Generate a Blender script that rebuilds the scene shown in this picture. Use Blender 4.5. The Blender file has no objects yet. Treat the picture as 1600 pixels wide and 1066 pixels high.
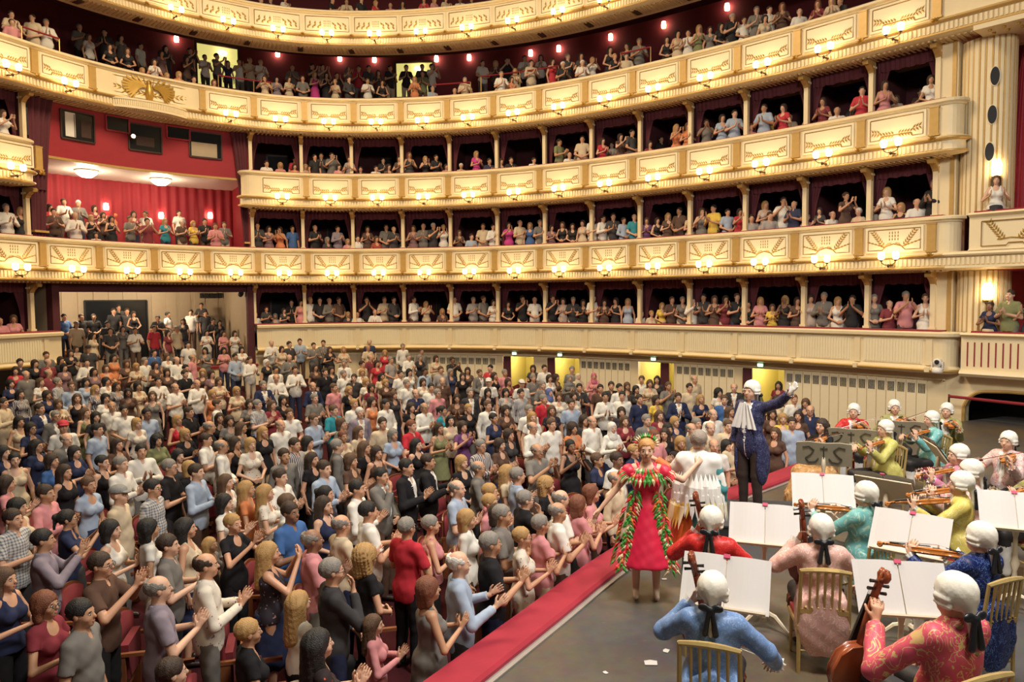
import bpy, math, random
import numpy as np
from mathutils import Vector, Matrix
random.seed(7); RNG = np.random.default_rng(11)
sc = bpy.context.scene
COL = sc.collection
R = math.radians
# ------------------------------------------------------------------ camera
CAMZ = 3.25; FPX = 1158.0; PIT = R(3.28); ROLL = R(-0.445)
cp, sp, cr, sr = math.cos(PIT), math.sin(PIT), math.cos(ROLL), math.sin(ROLL)
_r0, _u0, _f0 = Vector((1,0,0)), Vector((0,sp,cp)), Vector((0,cp,-sp))
cam = bpy.data.cameras.new('camera'); camo = bpy.data.objects.new('camera', cam); COL.objects.link(camo)
_rt = _r0*cr + _u0*sr; _up = -sr*_r0 + cr*_u0; _bk = -_f0
camo.matrix_world = Matrix(((_rt.x,_up.x,_bk.x,0),(_rt.y,_up.y,_bk.y,0),(_rt.z,_up.z,_bk.z,CAMZ),(0,0,0,1)))
cam.sensor_fit = 'HORIZONTAL'; cam.sensor_width = 36; cam.lens = 36*FPX/1600; cam.clip_end = 200
sc.camera = camo
# ------------------------------------------------------------------ world, large lights, exposure
w = bpy.data.worlds.new('world'); sc.world = w; w.use_nodes = True
w.node_tree.nodes['Background'].inputs[0].default_value = (1.0, .80, .58, 1)
w.node_tree.nodes['Background'].inputs[1].default_value = 0.035
def area(name, loc, target, size, energy, col):
    l = bpy.data.lights.new(name, 'AREA'); l.shape = 'DISK'; l.size = size; l.energy = energy; l.color = col
    o = bpy.data.objects.new(name, l); COL.objects.link(o); o.location = loc
    o.rotation_euler = (Vector(target)-Vector(loc)).to_track_quat('-Z','Y').to_euler(); return o
area('chandelier_light', (-5, 17, 19), (-5, 17.2, 0), 8, 2600, (1, .79, .52))
area('stage_light', (2.5, 4.5, 11), (5, 9.5, 0.5), 2.4, 900, (1, .95, .88))
area('stage_light', (9.5, 8.0, 10), (5, 10, .5), 2.0, 380, (1, .96, .92))
area('camera_side_fill', (4.0, -1.0, 10), (-1.0, 15, 1), 2.5, 260, (1, .84, .64))  # added fill from the camera side, no visible lamp
sc.view_settings.view_transform = 'Standard'; sc.view_settings.look = 'None'
sc.view_settings.gamma = 1; sc.view_settings.use_curve_mapping = False
sc.view_settings.exposure = 0.7
# ------------------------------------------------------------------ pixel helpers (1600 x 1066 frame)
def ray(px, py):
    x, y = px-800, py-533
    x, y = cr*x+sr*y, -sr*x+cr*y
    return np.array([x, FPX*cp-y*sp, -FPX*sp-y*cp])/FPX
def at_z(px, py, z):
    r = ray(px, py); k = (z-CAMZ)/r[2]; return Vector((r[0]*k, r[1]*k, z))
def proj(P):
    X, Y, Z = P[0], P[1], P[2]-CAMZ
    d = Y*cp-Z*sp; u = Z*cp+Y*sp; x = FPX*X/d; y = -FPX*u/d
    return 800+cr*x-sr*y, 533+sr*x+cr*y
# ------------------------------------------------------------------ materials
MATS = {}
def mat(name, col, rough=.6, metal=0., emit=None, estr=0., noise=0., nscale=8., bump=0., bscale=40., sheen=0., spec=None):
    if name in MATS: return MATS[name]
    m = bpy.data.materials.new(name); MATS[name] = m; m.use_nodes = True
    nt = m.node_tree; b = nt.nodes['Principled BSDF']
    b.inputs['Base Color'].default_value = (*col, 1); b.inputs['Roughness'].default_value = rough; b.inputs['Metallic'].default_value = metal
    if spec is not None: b.inputs['Specular IOR Level'].default_value = spec
    if sheen: b.inputs['Sheen Weight'].default_value = sheen
    if emit: b.inputs['Emission Color'].default_value = (*emit, 1); b.inputs['Emission Strength'].default_value = estr
    if noise or bump:
        tc = nt.nodes.new('ShaderNodeTexCoord'); n = nt.nodes.new('ShaderNodeTexNoise')
        n.inputs['Scale'].default_value = nscale; n.inputs['Detail'].default_value = 4
        nt.links.new(tc.outputs['Object'], n.inputs['Vector'])
        if noise:
            mx = nt.nodes.new('ShaderNodeMix'); mx.data_type = 'RGBA'
            mx.inputs[6].default_value = (*[c*(1-noise) for c in col], 1); mx.inputs[7].default_value = (*[min(1, c*(1+noise)) for c in col], 1)
            nt.links.new(n.outputs['Fac'], mx.inputs[0]); nt.links.new(mx.outputs[2], b.inputs['Base Color'])
        if bump:
            n2 = nt.nodes.new('ShaderNodeTexNoise'); n2.inputs['Scale'].default_value = bscale
            nt.links.new(tc.outputs['Object'], n2.inputs['Vector'])
            bp = nt.nodes.new('ShaderNodeBump'); bp.inputs['Strength'].default_value = bump; bp.inputs['Distance'].default_value = .01
            nt.links.new(n2.outputs['Fac'], bp.inputs['Height']); nt.links.new(bp.outputs['Normal'], b.inputs['Normal'])
    return m
IVORY = mat('ivory_paint', (.80,.66,.41), .5, noise=.06, nscale=3)
PANELM = mat('pale_ivory_panel', (.84,.73,.49), .5, noise=.04, nscale=4)
OCHRE = mat('ochre_gilding', (.54,.34,.11), .42, .25, noise=.12, nscale=9)
GOLD = mat('gold_leaf', (.50,.30,.06), .4, .5, noise=.15, nscale=14)
GILT = mat('gilt_line', (.33,.20,.06), .45, .4)
SOFF = mat('soffit_ochre', (.62,.46,.25), .6, noise=.08)
VELVET = mat('red_velvet', (.26,.012,.022), .85, sheen=.08)
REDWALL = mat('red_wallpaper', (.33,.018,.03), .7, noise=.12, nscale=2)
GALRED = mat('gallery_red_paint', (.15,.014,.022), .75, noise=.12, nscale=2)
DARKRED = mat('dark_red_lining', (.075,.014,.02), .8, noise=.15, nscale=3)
DRAPE = mat('wine_red_drape', (.10,.016,.024), .85, sheen=.08, noise=.15)
BLACK = mat('black_gap', (.012,.011,.013), .7)
DARKWOOD = mat('dark_wood', (.05,.022,.015), .5, noise=.2)
YELLOW = mat('yellow_corridor_paint', (.62,.54,.16), .7)
TANWALL = mat('tan_plank', (.42,.33,.22), .6, noise=.08, nscale=3)
WHITE = mat('white_paint', (.82,.78,.70), .5)
BRONZE = mat('dark_bronze', (.12,.07,.03), .4, .8)
LAMPG = mat('lamp_glass', (1,.9,.7), .3, emit=(1,.70,.34), estr=12)
LAMPR = mat('small_lamp_glass', (1,.85,.65), .3, emit=(1,.66,.42), estr=11)
LAMPC = mat('ceiling_lamp_glass', (1,.9,.75), .3, emit=(1,.84,.6), estr=9)
EXITM = mat('exit_lamp_glass', (.5,1,.7), .3, emit=(.45,1,.6), estr=3)
# ------------------------------------------------------------------ mesh builder
class MB:
    def __init__(s): s.v = []; s.f = []; s.m = []
    def add(s, vs, fs, mi=0):
        o = len(s.v); s.v += [tuple(v) for v in vs]; s.f += [tuple(i+o for i in f) for f in fs]; s.m += [mi]*len(fs); return s
    def box(s, c, d, mi=0, M=None):
        x, y, z = c; a, b, e = d[0]/2, d[1]/2, d[2]/2
        vs = [Vector((x+i*a, y+j*b, z+k*e)) for i in (-1,1) for j in (-1,1) for k in (-1,1)]
        if M is not None: vs = [M @ v for v in vs]
        return s.add(vs, [(0,1,3,2),(4,6,7,5),(0,4,5,1),(2,3,7,6),(0,2,6,4),(1,5,7,3)], mi)
    def hexa(s, lo, hi, mi=0):
        return s.add(list(lo)+list(hi), [(3,2,1,0),(4,5,6,7),(0,1,5,4),(1,2,6,5),(2,3,7,6),(3,0,4,7)], mi)
    def tube(s, pts, rad, n=6, mi=0, cap=True):
        pts = [Vector(p) for p in pts]; rad = rad if hasattr(rad, '__len__') else [rad]*len(pts)
        rings = []; up = None
        for i, p in enumerate(pts):
            d = (pts[min(i+1, len(pts)-1)]-pts[max(i-1, 0)]).normalized()
            if up is None: up = Vector((0,0,1)) if abs(d.z) < .9 else Vector((1,0,0))
            a = d.cross(up).normalized(); b = a.cross(d).normalized(); up = b
            rings.append([p+(a*math.cos(2*math.pi*k/n)+b*math.sin(2*math.pi*k/n))*rad[i] for k in range(n)])
        fs = [(i*n+k, i*n+(k+1) % n, (i+1)*n+(k+1) % n, (i+1)*n+k) for i in range(len(pts)-1) for k in range(n)]
        if cap: fs += [tuple(range(n))[::-1], tuple((len(pts)-1)*n+k for k in range(n))]
        return s.add([v for r in rings for v in r], fs, mi)
    def lathe(s, prof, n=12, mi=0, M=None):
        vs = [Vector((r*math.cos(2*math.pi*k/n), r*math.sin(2*math.pi*k/n), z)) for r, z in prof for k in range(n)]
        if M is not None: vs = [M @ v for v in vs]
        fs = [(i*n+k, i*n+(k+1) % n, (i+1)*n+(k+1) % n, (i+1)*n+k) for i in range(len(prof)-1) for k in range(n)]
        fs += [tuple(range(n))[::-1], tuple((len(prof)-1)*n+k for k in range(n))]
        return s.add(vs, fs, mi)
    def prism(s, poly, h, mi=0, M=None):       # polygon in xy extruded along z by h (0..h)
        n = len(poly); vs = [Vector((p[0], p[1], 0)) for p in poly]+[Vector((p[0], p[1], h)) for p in poly]
        if M is not None: vs = [M @ v for v in vs]
        return s.add(vs, [tuple(range(n))[::-1], tuple(range(n, 2*n))]+[(i, (i+1) % n, n+(i+1) % n, n+i) for i in range(n)], mi)
    def mesh(s, name, mats, smooth=False):
        me = bpy.data.meshes.new(name); me.from_pydata(s.v, [], s.f)
        for m in (mats if isinstance(mats, (list, tuple)) else [mats]): me.materials.append(m)
        if any(s.m): me.polygons.foreach_set('material_index', s.m)
        if smooth: me.polygons.foreach_set('use_smooth', [True]*len(me.polygons))
        me.update(); return me
    def obj(s, name, mats, parent=None, M=None, smooth=False): return link(name, s.mesh(name, mats, smooth), parent, M)
def link(name, data, parent=None, M=None):
    o = bpy.data.objects.new(name, data); COL.objects.link(o)
    if M is not None: o.matrix_basis = M
    if parent is not None: o.parent = parent
    return o
def tag(o, label=None, cat=None, group=None, kind=None):
    if label: o['label'] = label
    if cat: o['category'] = cat
    if group: o['group'] = group
    if kind: o['kind'] = kind
    return o
def empty(name, M=None, parent=None):
    o = link(name, None, parent, M); o.empty_display_size = .1; return o
ORD = ['first','second','third','fourth','fifth','sixth','seventh','eighth','ninth','tenth','eleventh','twelfth','thirteenth','fourteenth','fifteenth','sixteenth','seventeenth','eighteenth','nineteenth','twentieth']
# ------------------------------------------------------------------ plan of the horseshoe: lamp positions, one box apart
_P = [(-15.85,24.02),(-15.11,25.87),(-14.08,27.56),(-12.77,29.04),(-11.25,30.29),(-9.55,31.24),(-7.66,31.75),(-5.68,31.85),(-3.7,31.66),(-1.75,31.21),(.13,30.5),(1.91,29.55),(3.58,28.41),(5.18,27.15),(6.7,25.81),(8.16,24.4),(9.55,22.92),(10.85,21.37)]
_P = [Vector((x*.95, y*.95, 0)) for x, y in _P]
_d0 = (_P[0]-_P[1]); _d1 = (_P[-1]-_P[-2])
_Q = [_P[0]+_d0*k for k in (3,2,1)]+_P+[_P[-1]+_d1*k for k in (1,2,3,4,5)]
def base(t):
    u = min(max(t+3, 1), len(_Q)-2.0001); i = int(u); f = u-i
    a, b, c, d = _Q[i-1], _Q[i], _Q[i+1], _Q[i+2]
    p = .5*((2*b)+(c-a)*f+(2*a-5*b+4*c-d)*f*f+(3*b-a-3*c+d)*f**3)
    g = .5*((c-a)+2*(2*a-5*b+4*c-d)*f+3*(3*b-a-3*c+d)*f*f)
    g.normalize(); n = Vector((g.y, -g.x, 0))     # towards the hall
    return p-n*.3, g, n
def pt(t, p, z):
    b, g, n = base(t); q = b+n*p; return Vector((q.x, q.y, z))
def frame(t, p, z):                              # local x along the front, y towards the wall, z up
    b, g, n = base(t); q = b+n*p
    return Matrix(((g.x,-n.x,0,q.x),(g.y,-n.y,0,q.y),(0,0,1,z),(0,0,0,1)))
def t_of_x(px, p, z=3.0, lo=-2.0, hi=19.7):
    for _ in range(40):
        m = (lo+hi)/2
        if proj(pt(m, p, z))[0] < px: lo = m
        else: hi = m
    return lo
def path(t0, t1, step=.2, end0=False, end1=False, er=.35):
    n = max(2, int((t1-t0)/step)+1); out = []
    ts = [t0+(t1-t0)*i/(n-1) for i in range(n)]
    if end0:
        b, g, nn = base(t0)
        for k in range(6): a = R(90-15*k); out.append((b-nn*er, (nn*math.cos(a)-g*math.sin(a)), er))
    for t in ts: b, g, nn = base(t); out.append((b, nn, 0))
    if end1:
        b, g, nn = base(t1)
        for k in range(1, 7): a = R(15*k); out.append((b-nn*er, (nn*math.cos(a)+g*math.sin(a)), er))
    return out
def sweep(mb, pth, prof, mi=0, closed=False, caps=True):
    n = len(prof); vs = []
    for b, nn, e in pth:
        for p, z in prof:
            q = b+nn*(max(p+e, .0) if e else p); vs.append((q.x, q.y, z))
    m = n if closed else n-1
    fs = [(i*n+k, (i+1)*n+k, (i+1)*n+(k+1) % n, i*n+(k+1) % n) for i in range(len(pth)-1) for k in range(m)]
    if closed and caps: fs += [tuple(range(n)), tuple((len(pth)-1)*n+k for k in range(n))[::-1]]
    mb.add(vs, fs, mi); return mb
def rect(p0, p1, z0, z1): return [(p0,z0),(p0,z1),(p1,z1),(p1,z0)]
# ------------------------------------------------------------------ tiers
TA, TB, TC, TD, TE = 2.28, 5.33, 8.36, 11.38, 14.85
SA, SB, SC, SD = TB-1.46, TC-1.46, TD-1.46, TE-1.46   # undersides above A, B, C, D levels
TEND = 17.62
PROF = [(-.55,-.02),(-.5,0),(.07,0),(.12,-.03),(.12,-.09),(.05,-.12),(.03,-.16),(0,-.17),(0,-.93),(.05,-.95),(.14,-.98),(.17,-1.03),(.14,-1.07),(.07,-1.09),(.05,-1.10),(.05,-1.31),(.11,-1.33),(.11,-1.38),(.0,-1.41),(-.95,-1.44)]
def leafpoly(mb, c, ang, L, W, h=.02, mi=0):
    ca, sa = math.cos(ang), math.sin(ang)
    P = [(0,0),(.35*L,W*.5),(L,0),(.35*L,-W*.5)]
    vs = [Vector((c[0]+x*ca-y*sa, 0, c[1]+x*sa+y*ca)) for x, y in P]
    vs.append(Vector((c[0]+.4*L*ca, -h, c[1]+.4*L*sa)))
    mb.add(vs, [(0,4,1),(1,4,2),(2,4,3),(3,4,0)], mi)
def orn_lyre():
    mb = MB()
    for s in (-1, 1):
        for k in range(7):
            u = k/6; x = s*(.28+.26*u); z = -.16+.36*u
            for q in (-1, 1): leafpoly(mb, (x, z), math.pi/2-s*(.55)+q*.75, .115, .05)
        for k in range(4): leafpoly(mb, (s*(.34+.09*k), -.15+.03*k), math.pi/2-s*(1.35), .12, .05)
    for k in range(4):
        for j in range(3): leafpoly(mb, ((k-1.5)*.075, -.03+.09*j), math.pi/2, .085, .035)
    for s in (-1, 1): mb.tube([(s*.05,-.02,-.10),(s*.16,-.02,-.12),(s*.22,-.02,-.2),(s*.34,-.02,-.17)], .012, 4)
    return mb.mesh('ornament', GOLD)
def orn_leaves():
    mb = MB()
    for s in (-1, 1):
        for k in range(8):
            x = s*(.06+.075*k); z = -.17+.016*k*(k > 4)
            for q in (-1, 1): leafpoly(mb, (x, z), (0 if s > 0 else math.pi)+q*.9, .13, .055)
    return mb.mesh('ornament', GOLD)
def orn_top():
    mb = MB()
    for s in (-1, 1):
        for k in range(3):
            for j in range(3): leafpoly(mb, (s*(.36+.2*k)-s*.04*j, -.2+.085*j), math.pi/2+s*.45-.6*(j % 2)+.3, .15, .075)
    for k in range(5):
        for j in range(3): leafpoly(mb, ((k-2)*.06, -.12+.09*j), math.pi/2, .085, .03)
    return mb.mesh('ornament', GOLD)
ORN = {'B': orn_lyre(), 'C': orn_leaves(), 'D': None, 'E': orn_top()}; ORN['D'] = ORN['C']
def panel_mesh(w, h, notch):
    mb = MB(); mb.box((0,-.02,0), (w,.04,h)); me = mb.mesh('panel', PANELM)
    g = MB(); a, b = w/2-.07, h/2-.07
    L = [(-a,b),(a,b),(a,-b),(.42,-b)]+([(.36,-b+.09),(-.36,-b+.09)] if notch else [])+[(-.42,-b),(-a,-b)]
    if notch == 2: L = [(-a,b),(a,b),(a,-b),(.4,-b),(.3,-b),(.2,-b+.1),(0,-b+.16),(-.2,-b+.1),(-.3,-b),(-.4,-b),(-a,-b)]
    g.tube([(x,-.042,z) for x, z in L+[L[0]]], .016, 4, cap=False)
    return me, g.mesh('gilt_frame', GILT)
PAN = {'B': panel_mesh(1.52,.70,2), 'C': panel_mesh(1.52,.70,1), 'D': panel_mesh(1.52,.70,1), 'E': panel_mesh(1.84,.70,0)}
PILM = MB().box((0,-.04,0), (.22,.08,.74)).box((0,-.05,-.36), (.27,.10,.05)).box((0,-.045,.36), (.25,.09,.03)).mesh('pilaster', OCHRE)
ROSM = MB()
for k in range(7): leafpoly(ROSM, (0,0), math.pi*k/6, .14, .06, .05)
ROSM = ROSM.mesh('shell_ornament', GOLD)
def tier(key, T, segs, lamps, label, panel_ts, solo=True):
    root = MB()
    prof = [(p, z+T) for p, z in PROF]
    for t0, t1, e0, e1 in segs: sweep(root, path(t0, t1, .2, e0, e1), prof)
    root = root.obj('balcony_front', IVORY); tag(root, label, 'balcony', kind='structure')
    vm = MB()
    for t0, t1, e0, e1 in segs: sweep(vm, path(t0, t1, .2), rect(-.5,-.03,T-.01,T+.035), closed=True)
    vm.obj('velvet_armrest', VELVET, root)
    fl = MB(); so = MB(); gl = MB()
    for t0, t1, e0, e1 in segs:
        t = t0
        while t < t1:
            fl.box((0,-.02,T-1.205), (.065,.05,.19), M=frame(t, .05, 0)); t += .058
        t = t0
        while t < t1:
            so.box((0,.42,T-1.435), (.06,.62,.04), M=frame(t, .0, 0)); t += .075
        sweep(gl, path(t0, t1, .2, e0, e1), [(.04,T-.955),(.165,T-1.0),(.18,T-1.03),(.165,T-1.06),(.1,T-1.085)])
        sweep(gl, path(t0, t1, .2, e0, e1), [(.12,T-1.325),(.135,T-1.35),(.12,T-1.385)])
    tag(fl.obj('fluted_frieze', IVORY, root), kind='stuff'); tag(so.obj('soffit_ribs', SOFF, root), kind='stuff')
    gl.obj('gilt_moulding', OCHRE, root, smooth=True)
    for t in panel_ts:
        wide = isinstance(t, tuple); tt = t[0] if wide else t
        M = frame(tt, .015, T-.545)
        if wide: M = M @ Matrix.Diagonal((2.15,1,1,1))
        p = link('panel', PAN[key][0], root, M); link('gilt_frame', PAN[key][1], p); link('ornament', ORN[key], p, Matrix.Translation((0,-.045,0)))
        if key != 'E':
            if not wide: link('pilaster', PILM, root, frame(tt+.5, .0, T-.55))
            else: link('pilaster', PILM, root, frame(tt+1.0, .0, T-.55))
        link('shell_ornament', ROSM, root, frame(tt+.5 if not wide else tt+1.0, .17, T-1.06))
    return root
tierB = tier('B', TB, [(-2.2,TEND,False,True)], range(18), 'ivory balcony front with gilded lyres and laurel branches, lowest lamp-lit tier', [i for i in range(-1,18)])
tierC = tier('C', TC, [(-2.2,.28,False,True),(4.42,TEND,True,True)], [], 'ivory balcony front with gilded leaf sprays, middle tier broken by the red centre box', [-1,0]+list(range(5,18)))
tierD = tier('D', TD, [(-2.2,19.8,False,False)], [], 'ivory balcony front carrying the golden eagle, under the open gallery', [-1,0,1,(2.5,),4]+list(range(5,18)))
tierE = tier('E', TE, [(-2.2,19.8,False,False)], [], 'ivory topmost gallery front with gilded leaf groups along the upper edge', list(range(-1,18)))
# lower continuation of tier B past the last box
mb = MB(); sweep(mb, path(TEND, 19.8), [(p, z+TB) for p, z in PROF if z < -.94]); c = mb.obj('cornice_run', IVORY, tierB)
mb = MB()
for i in range(38): mb.box((0,-.02,TB-1.205), (.065,.05,.19), M=frame(TEND+i*.058, .05, 0))
tag(mb.obj('fluted_frieze', IVORY, tierB), kind='stuff')
# vents in the top tier's underside
for i in range(0, 17): MB().box((0,.45,TE-1.45), (.2,.42,.05)).obj('vent', DARKWOOD, tierE, frame(i+.45, 0, 0))
# wider underside plank of tier E and D (gallery floors)
for T, par, bk in ((TD, tierD, -1.0),):
    mb = MB(); sweep(mb, path(-2.2, 19.8), rect(bk-1.3,-.9,T-1.45,T-1.30), closed=True); mb.obj('underside', SOFF, par)
# canopy bulge with the eagle
mb = MB()
cb, cg, cn = base(2.5)
N = 25
outl = [(-1.35+2.7*i/(N-1), .06+.42*(math.sin(math.pi*i/(N-1))**.6)) for i in range(N)]
for zz0, zz1, sc0 in ((-1.04,-1.10,1.06),(-1.10,-1.30,1.0),(-1.30,-1.38,1.05)):
    poly = [(x*sc0, -y*sc0) for x, y in outl]+[(1.35,.1),(-1.35,.1)]
    mb.prism(poly, zz0-zz1, M=frame(2.5, 0, TD+zz1))
can = mb.obj('canopy', IVORY, tierD)
mb = MB()
for i in range(44):
    u = (i+.5)/44; x = -1.35+2.7*u; y = .06+.42*(math.sin(math.pi*u)**.6)
    mb.box((x, -y-.015, TD-1.2), (.036,.03,.18), M=frame(2.5, 0, 0))
    mb.box((x, -y*.5+.12, TD-1.40), (.03,y,.04), M=frame(2.5, 0, 0))
tag(mb.obj('fluting', IVORY, can), kind='stuff')
eg = empty('eagle_emblem', frame(2.5, .1, TD-1.02)); tag(eg, 'gilded eagle with spread wings above the canopy of the red centre box', 'emblem')
mb = MB(); mb.lathe([(.02,.02),(.10,.08),(.15,.28),(.13,.48),(.09,.58),(.08,.64),(.1,.70),(.07,.78),(.01,.80)], 10); b_ = mb.obj('eagle_body', GOLD, eg, smooth=True)
MB().tube([(0,-.06,.73),(0,-.17,.72),(0,-.19,.67)], [.035,.025,.005], 6).obj('beak', GOLD, b_)
for s in (-1, 1):
    mb = MB()
    for k in range(12):
        a = R(82-14.5*k); L = .62+.12*math.sin(k*.5)
        o = (s*(.10+.035*k), .52-.02*k+.1*math.sin(k*.28)); x1 = o[0]+s*L*math.cos(a)*.95; z1 = o[1]+L*math.sin(a)*.55
        mb.hexa([Vector((o[0],.0,o[1]-.05)),Vector((x1,.03,z1-.04)),Vector((x1,-.0,z1-.04)),Vector((o[0],-.05,o[1]-.05))],[Vector((o[0],.0,o[1]+.05)),Vector((x1,.03,z1+.03)),Vector((x1,-.0,z1+.03)),Vector((o[0],-.05,o[1]+.05))])
    mb.obj('wing', GOLD, eg)
mb = MB()
for k in range(5): leafpoly(mb, (0,.12), R(-150+30*k), .2, .08, .05)
mb.obj('tail', GOLD, eg)
# ------------------------------------------------------------------ sconces
def sconce_meshes():
    a = MB(); a.tube([(0,-.02,0),(0,-.30,-.02),(0,-.33,.0)], [.03,.022,.02], 6); a.lathe([(.005,-.07),(.03,-.05),(.035,0),(.01,.03)], 8, M=Matrix.Translation((0,-.32,0)))
    for s in (-1, 1): a.tube([(0,-.31,0),(s*.10,-.31,.01),(s*.18,-.31,.06),(s*.19,-.31,.12)], .013, 5); a.lathe([(.01,.10),(.05,.12),(.05,.14),(.02,.15)], 8, M=Matrix.Translation((s*.19,-.31,0)))
    g = MB(); g.lathe([(.03,.0),(.075,.03),(.09,.10),(.082,.17),(.07,.2),(.05,.21)], 10)
    p = MB(); p.lathe([(.07,0),(.09,.01),(.06,.02)], 10, M=Matrix.Rotation(R(90),4,'X'))
    return a.mesh('bracket', BRONZE, True), g.mesh('glass_shade', LAMPG, True), p.mesh('back_plate', GOLD, True)
SCO = sconce_meshes()
def sconce(t, T, label):
    r = empty('wall_sconce', frame(t, .05, T-1.25)); tag(r, label, 'lamp', 'two-shade sconces along the balcony fronts')
    link('bracket', SCO[0], r); link('back_plate', SCO[2], r)
    for s in (-1, 1): link('glass_shade', SCO[1], r, Matrix.Translation((s*.19,-.31,.15)))
TN = {'B': 'lyre-panelled lowest lamp tier', 'C': 'middle tier with leaf sprays', 'D': 'eagle tier', 'E': 'topmost gallery front'}
for key, T, ids in (('B',TB,range(0,18)), ('C',TC,[0]+list(range(5,18))), ('D',TD,[0,1]+list(range(4,18))), ('E',TE,range(3,13))):
    ids = list(ids)
    for j, i in enumerate(ids):
        sconce(i, T, f'lit two-shade sconce on the {TN[key]}, {ORD[j]} from the left')
# ------------------------------------------------------------------ boxes behind the fronts
COLX = [396,475,553,631,705,778,852,925,1000,1078,1164,1257,1357,1460]
FL = .85                                          # parapet height above the box floor
LEV = {'A': (TA, SA), 'B': (TB, SB), 'C': (TC, SC)}
COLT = [t_of_x(x, -.6, 4.2) for x in COLX]
LCOL = [t_of_x(46, -.6, 4.2)-1.0, t_of_x(46, -.6, 4.2)]
T_L, T_R = COLT[0]-3.86, COLT[0]                  # opening of the centre box
T_L = LCOL[1]+.33
def tname(o, lab, cat='wall'): return tag(o, lab, cat, kind='structure')
for key, (T, S) in LEV.items():
    nm = {'A':'lowest','B':'second','C':'third'}[key]
    rw = MB(); sweep(rw, path(-2.2, T_L, .25), rect(-3.0,-2.85,T-FL,S+.05), closed=True); sweep(rw, path(T_R, COLT[-1]+.08, .25), rect(-3.0,-2.85,T-FL,S+.05), closed=True)
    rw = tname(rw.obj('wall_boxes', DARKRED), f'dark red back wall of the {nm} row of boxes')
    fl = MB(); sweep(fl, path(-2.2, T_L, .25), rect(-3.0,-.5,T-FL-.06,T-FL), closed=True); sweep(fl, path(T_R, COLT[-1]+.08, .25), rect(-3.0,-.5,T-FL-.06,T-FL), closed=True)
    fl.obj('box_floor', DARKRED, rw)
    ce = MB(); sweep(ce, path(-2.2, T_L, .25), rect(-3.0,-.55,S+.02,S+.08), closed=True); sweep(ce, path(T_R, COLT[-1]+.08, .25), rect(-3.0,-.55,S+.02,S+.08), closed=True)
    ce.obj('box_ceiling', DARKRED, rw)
    H = S-T
    cm = MB(); cm.box((0,0,H/2+.015), (.13,.15,H-.02)); cm.box((0,0,.05), (.19,.2,.1)); cm.box((0,0,H-.16), (.18,.2,.06)); cm = cm.mesh('column', IVORY)
    bm = MB(); bm.prism([(-.1,0),(-.38,-.02),(-.46,-.08),(-.42,-.15),(-.28,-.15),(-.12,-.26),(-.06,-.36),(.02,-.36),(.02,0)], .16, M=Matrix(((0,0,1,-.08),(1,0,0,0),(0,1,0,H+.02),(0,0,0,1)))); bm = bm.mesh('bracket', OCHRE)
    pm = MB(); pm.box((0,0,(T-FL+S)/2-T), (.05,2.1,S-T+FL)); pm = pm.mesh('partition', DARKRED)
    par = {'A':tierB,'B':tierC,'C':tierD}[key]
    cols = LCOL+COLT
    for t in cols:
        c = link('column', cm, par, frame(t, -.6, T)); link('bracket', bm, c)
        link('partition', pm, rw, frame(t, -1.75, T))
    # door in every back wall, drapes in every opening
    dm = MB().box((0,0,0), (.85,.06,1.95)).mesh('door', BLACK); fm = MB().box((-.47,0,0),(.07,.09,2.0)).box((.47,0,0),(.07,.09,2.0)).box((0,0,1.0),(1.0,.09,.07)).mesh('door_frame', DARKWOOD)
    spans = [(cols[0], cols[1])]+[(COLT[i], COLT[i+1]) for i in range(len(COLT)-1)]
    for j, (a, b) in enumerate(spans):
        m = (a+b)/2; d = link('door', dm, rw, frame(m+.12, -2.8, T-FL+1.0)); link('door_frame', fm, d)
        cu = empty('box_curtain', frame(m, -.8, S)); W = (pt(a,-.8,0)-pt(b,-.8,0)).length
        n = len(spans)
        lab = 'leftmost box, beside the big red centre box' if j == 0 else f'{ORD[n-1-j]} box from the fluted pillar'
        tag(cu, f'wine-red curtain framing the {lab}, {nm} row', 'curtain', 'curtains of the boxes')
        mb = MB(); nn = 40; vs = []
        for i in range(nn+1):
            x = -W/2+.08+(W-.16)*i/nn; y = .02*math.sin(i*1.9); vs += [(x,y,.02),(x,y+.02,-.30+.015*math.sin(i*.8))]
        mb.add(vs, [(2*i,2*i+2,2*i+3,2*i+1) for i in range(nn)]); o = mb.obj('pelmet', DRAPE, cu)
        for s in (-1, 1):
            mb = MB(); rows = 9; cs = 10; vs = []; L = H-.05
            for r in range(rows+1):
                u = r/rows; wd = .34*(1-.62*math.sin(min(1, u*1.25)*math.pi/2)) if True else 0
                for c in range(cs+1): vs.append((s*(W/2-.06-wd*c/cs), .06+.03*math.sin(c*2.1+u), -.2-u*(L-.2)))
            mb.add(vs, [(r*(cs+1)+c, r*(cs+1)+c+1, (r+1)*(cs+1)+c+1, (r+1)*(cs+1)+c) for r in range(rows) for c in range(cs)])
            mb.obj('drape', DRAPE, cu, smooth=True)
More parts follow.
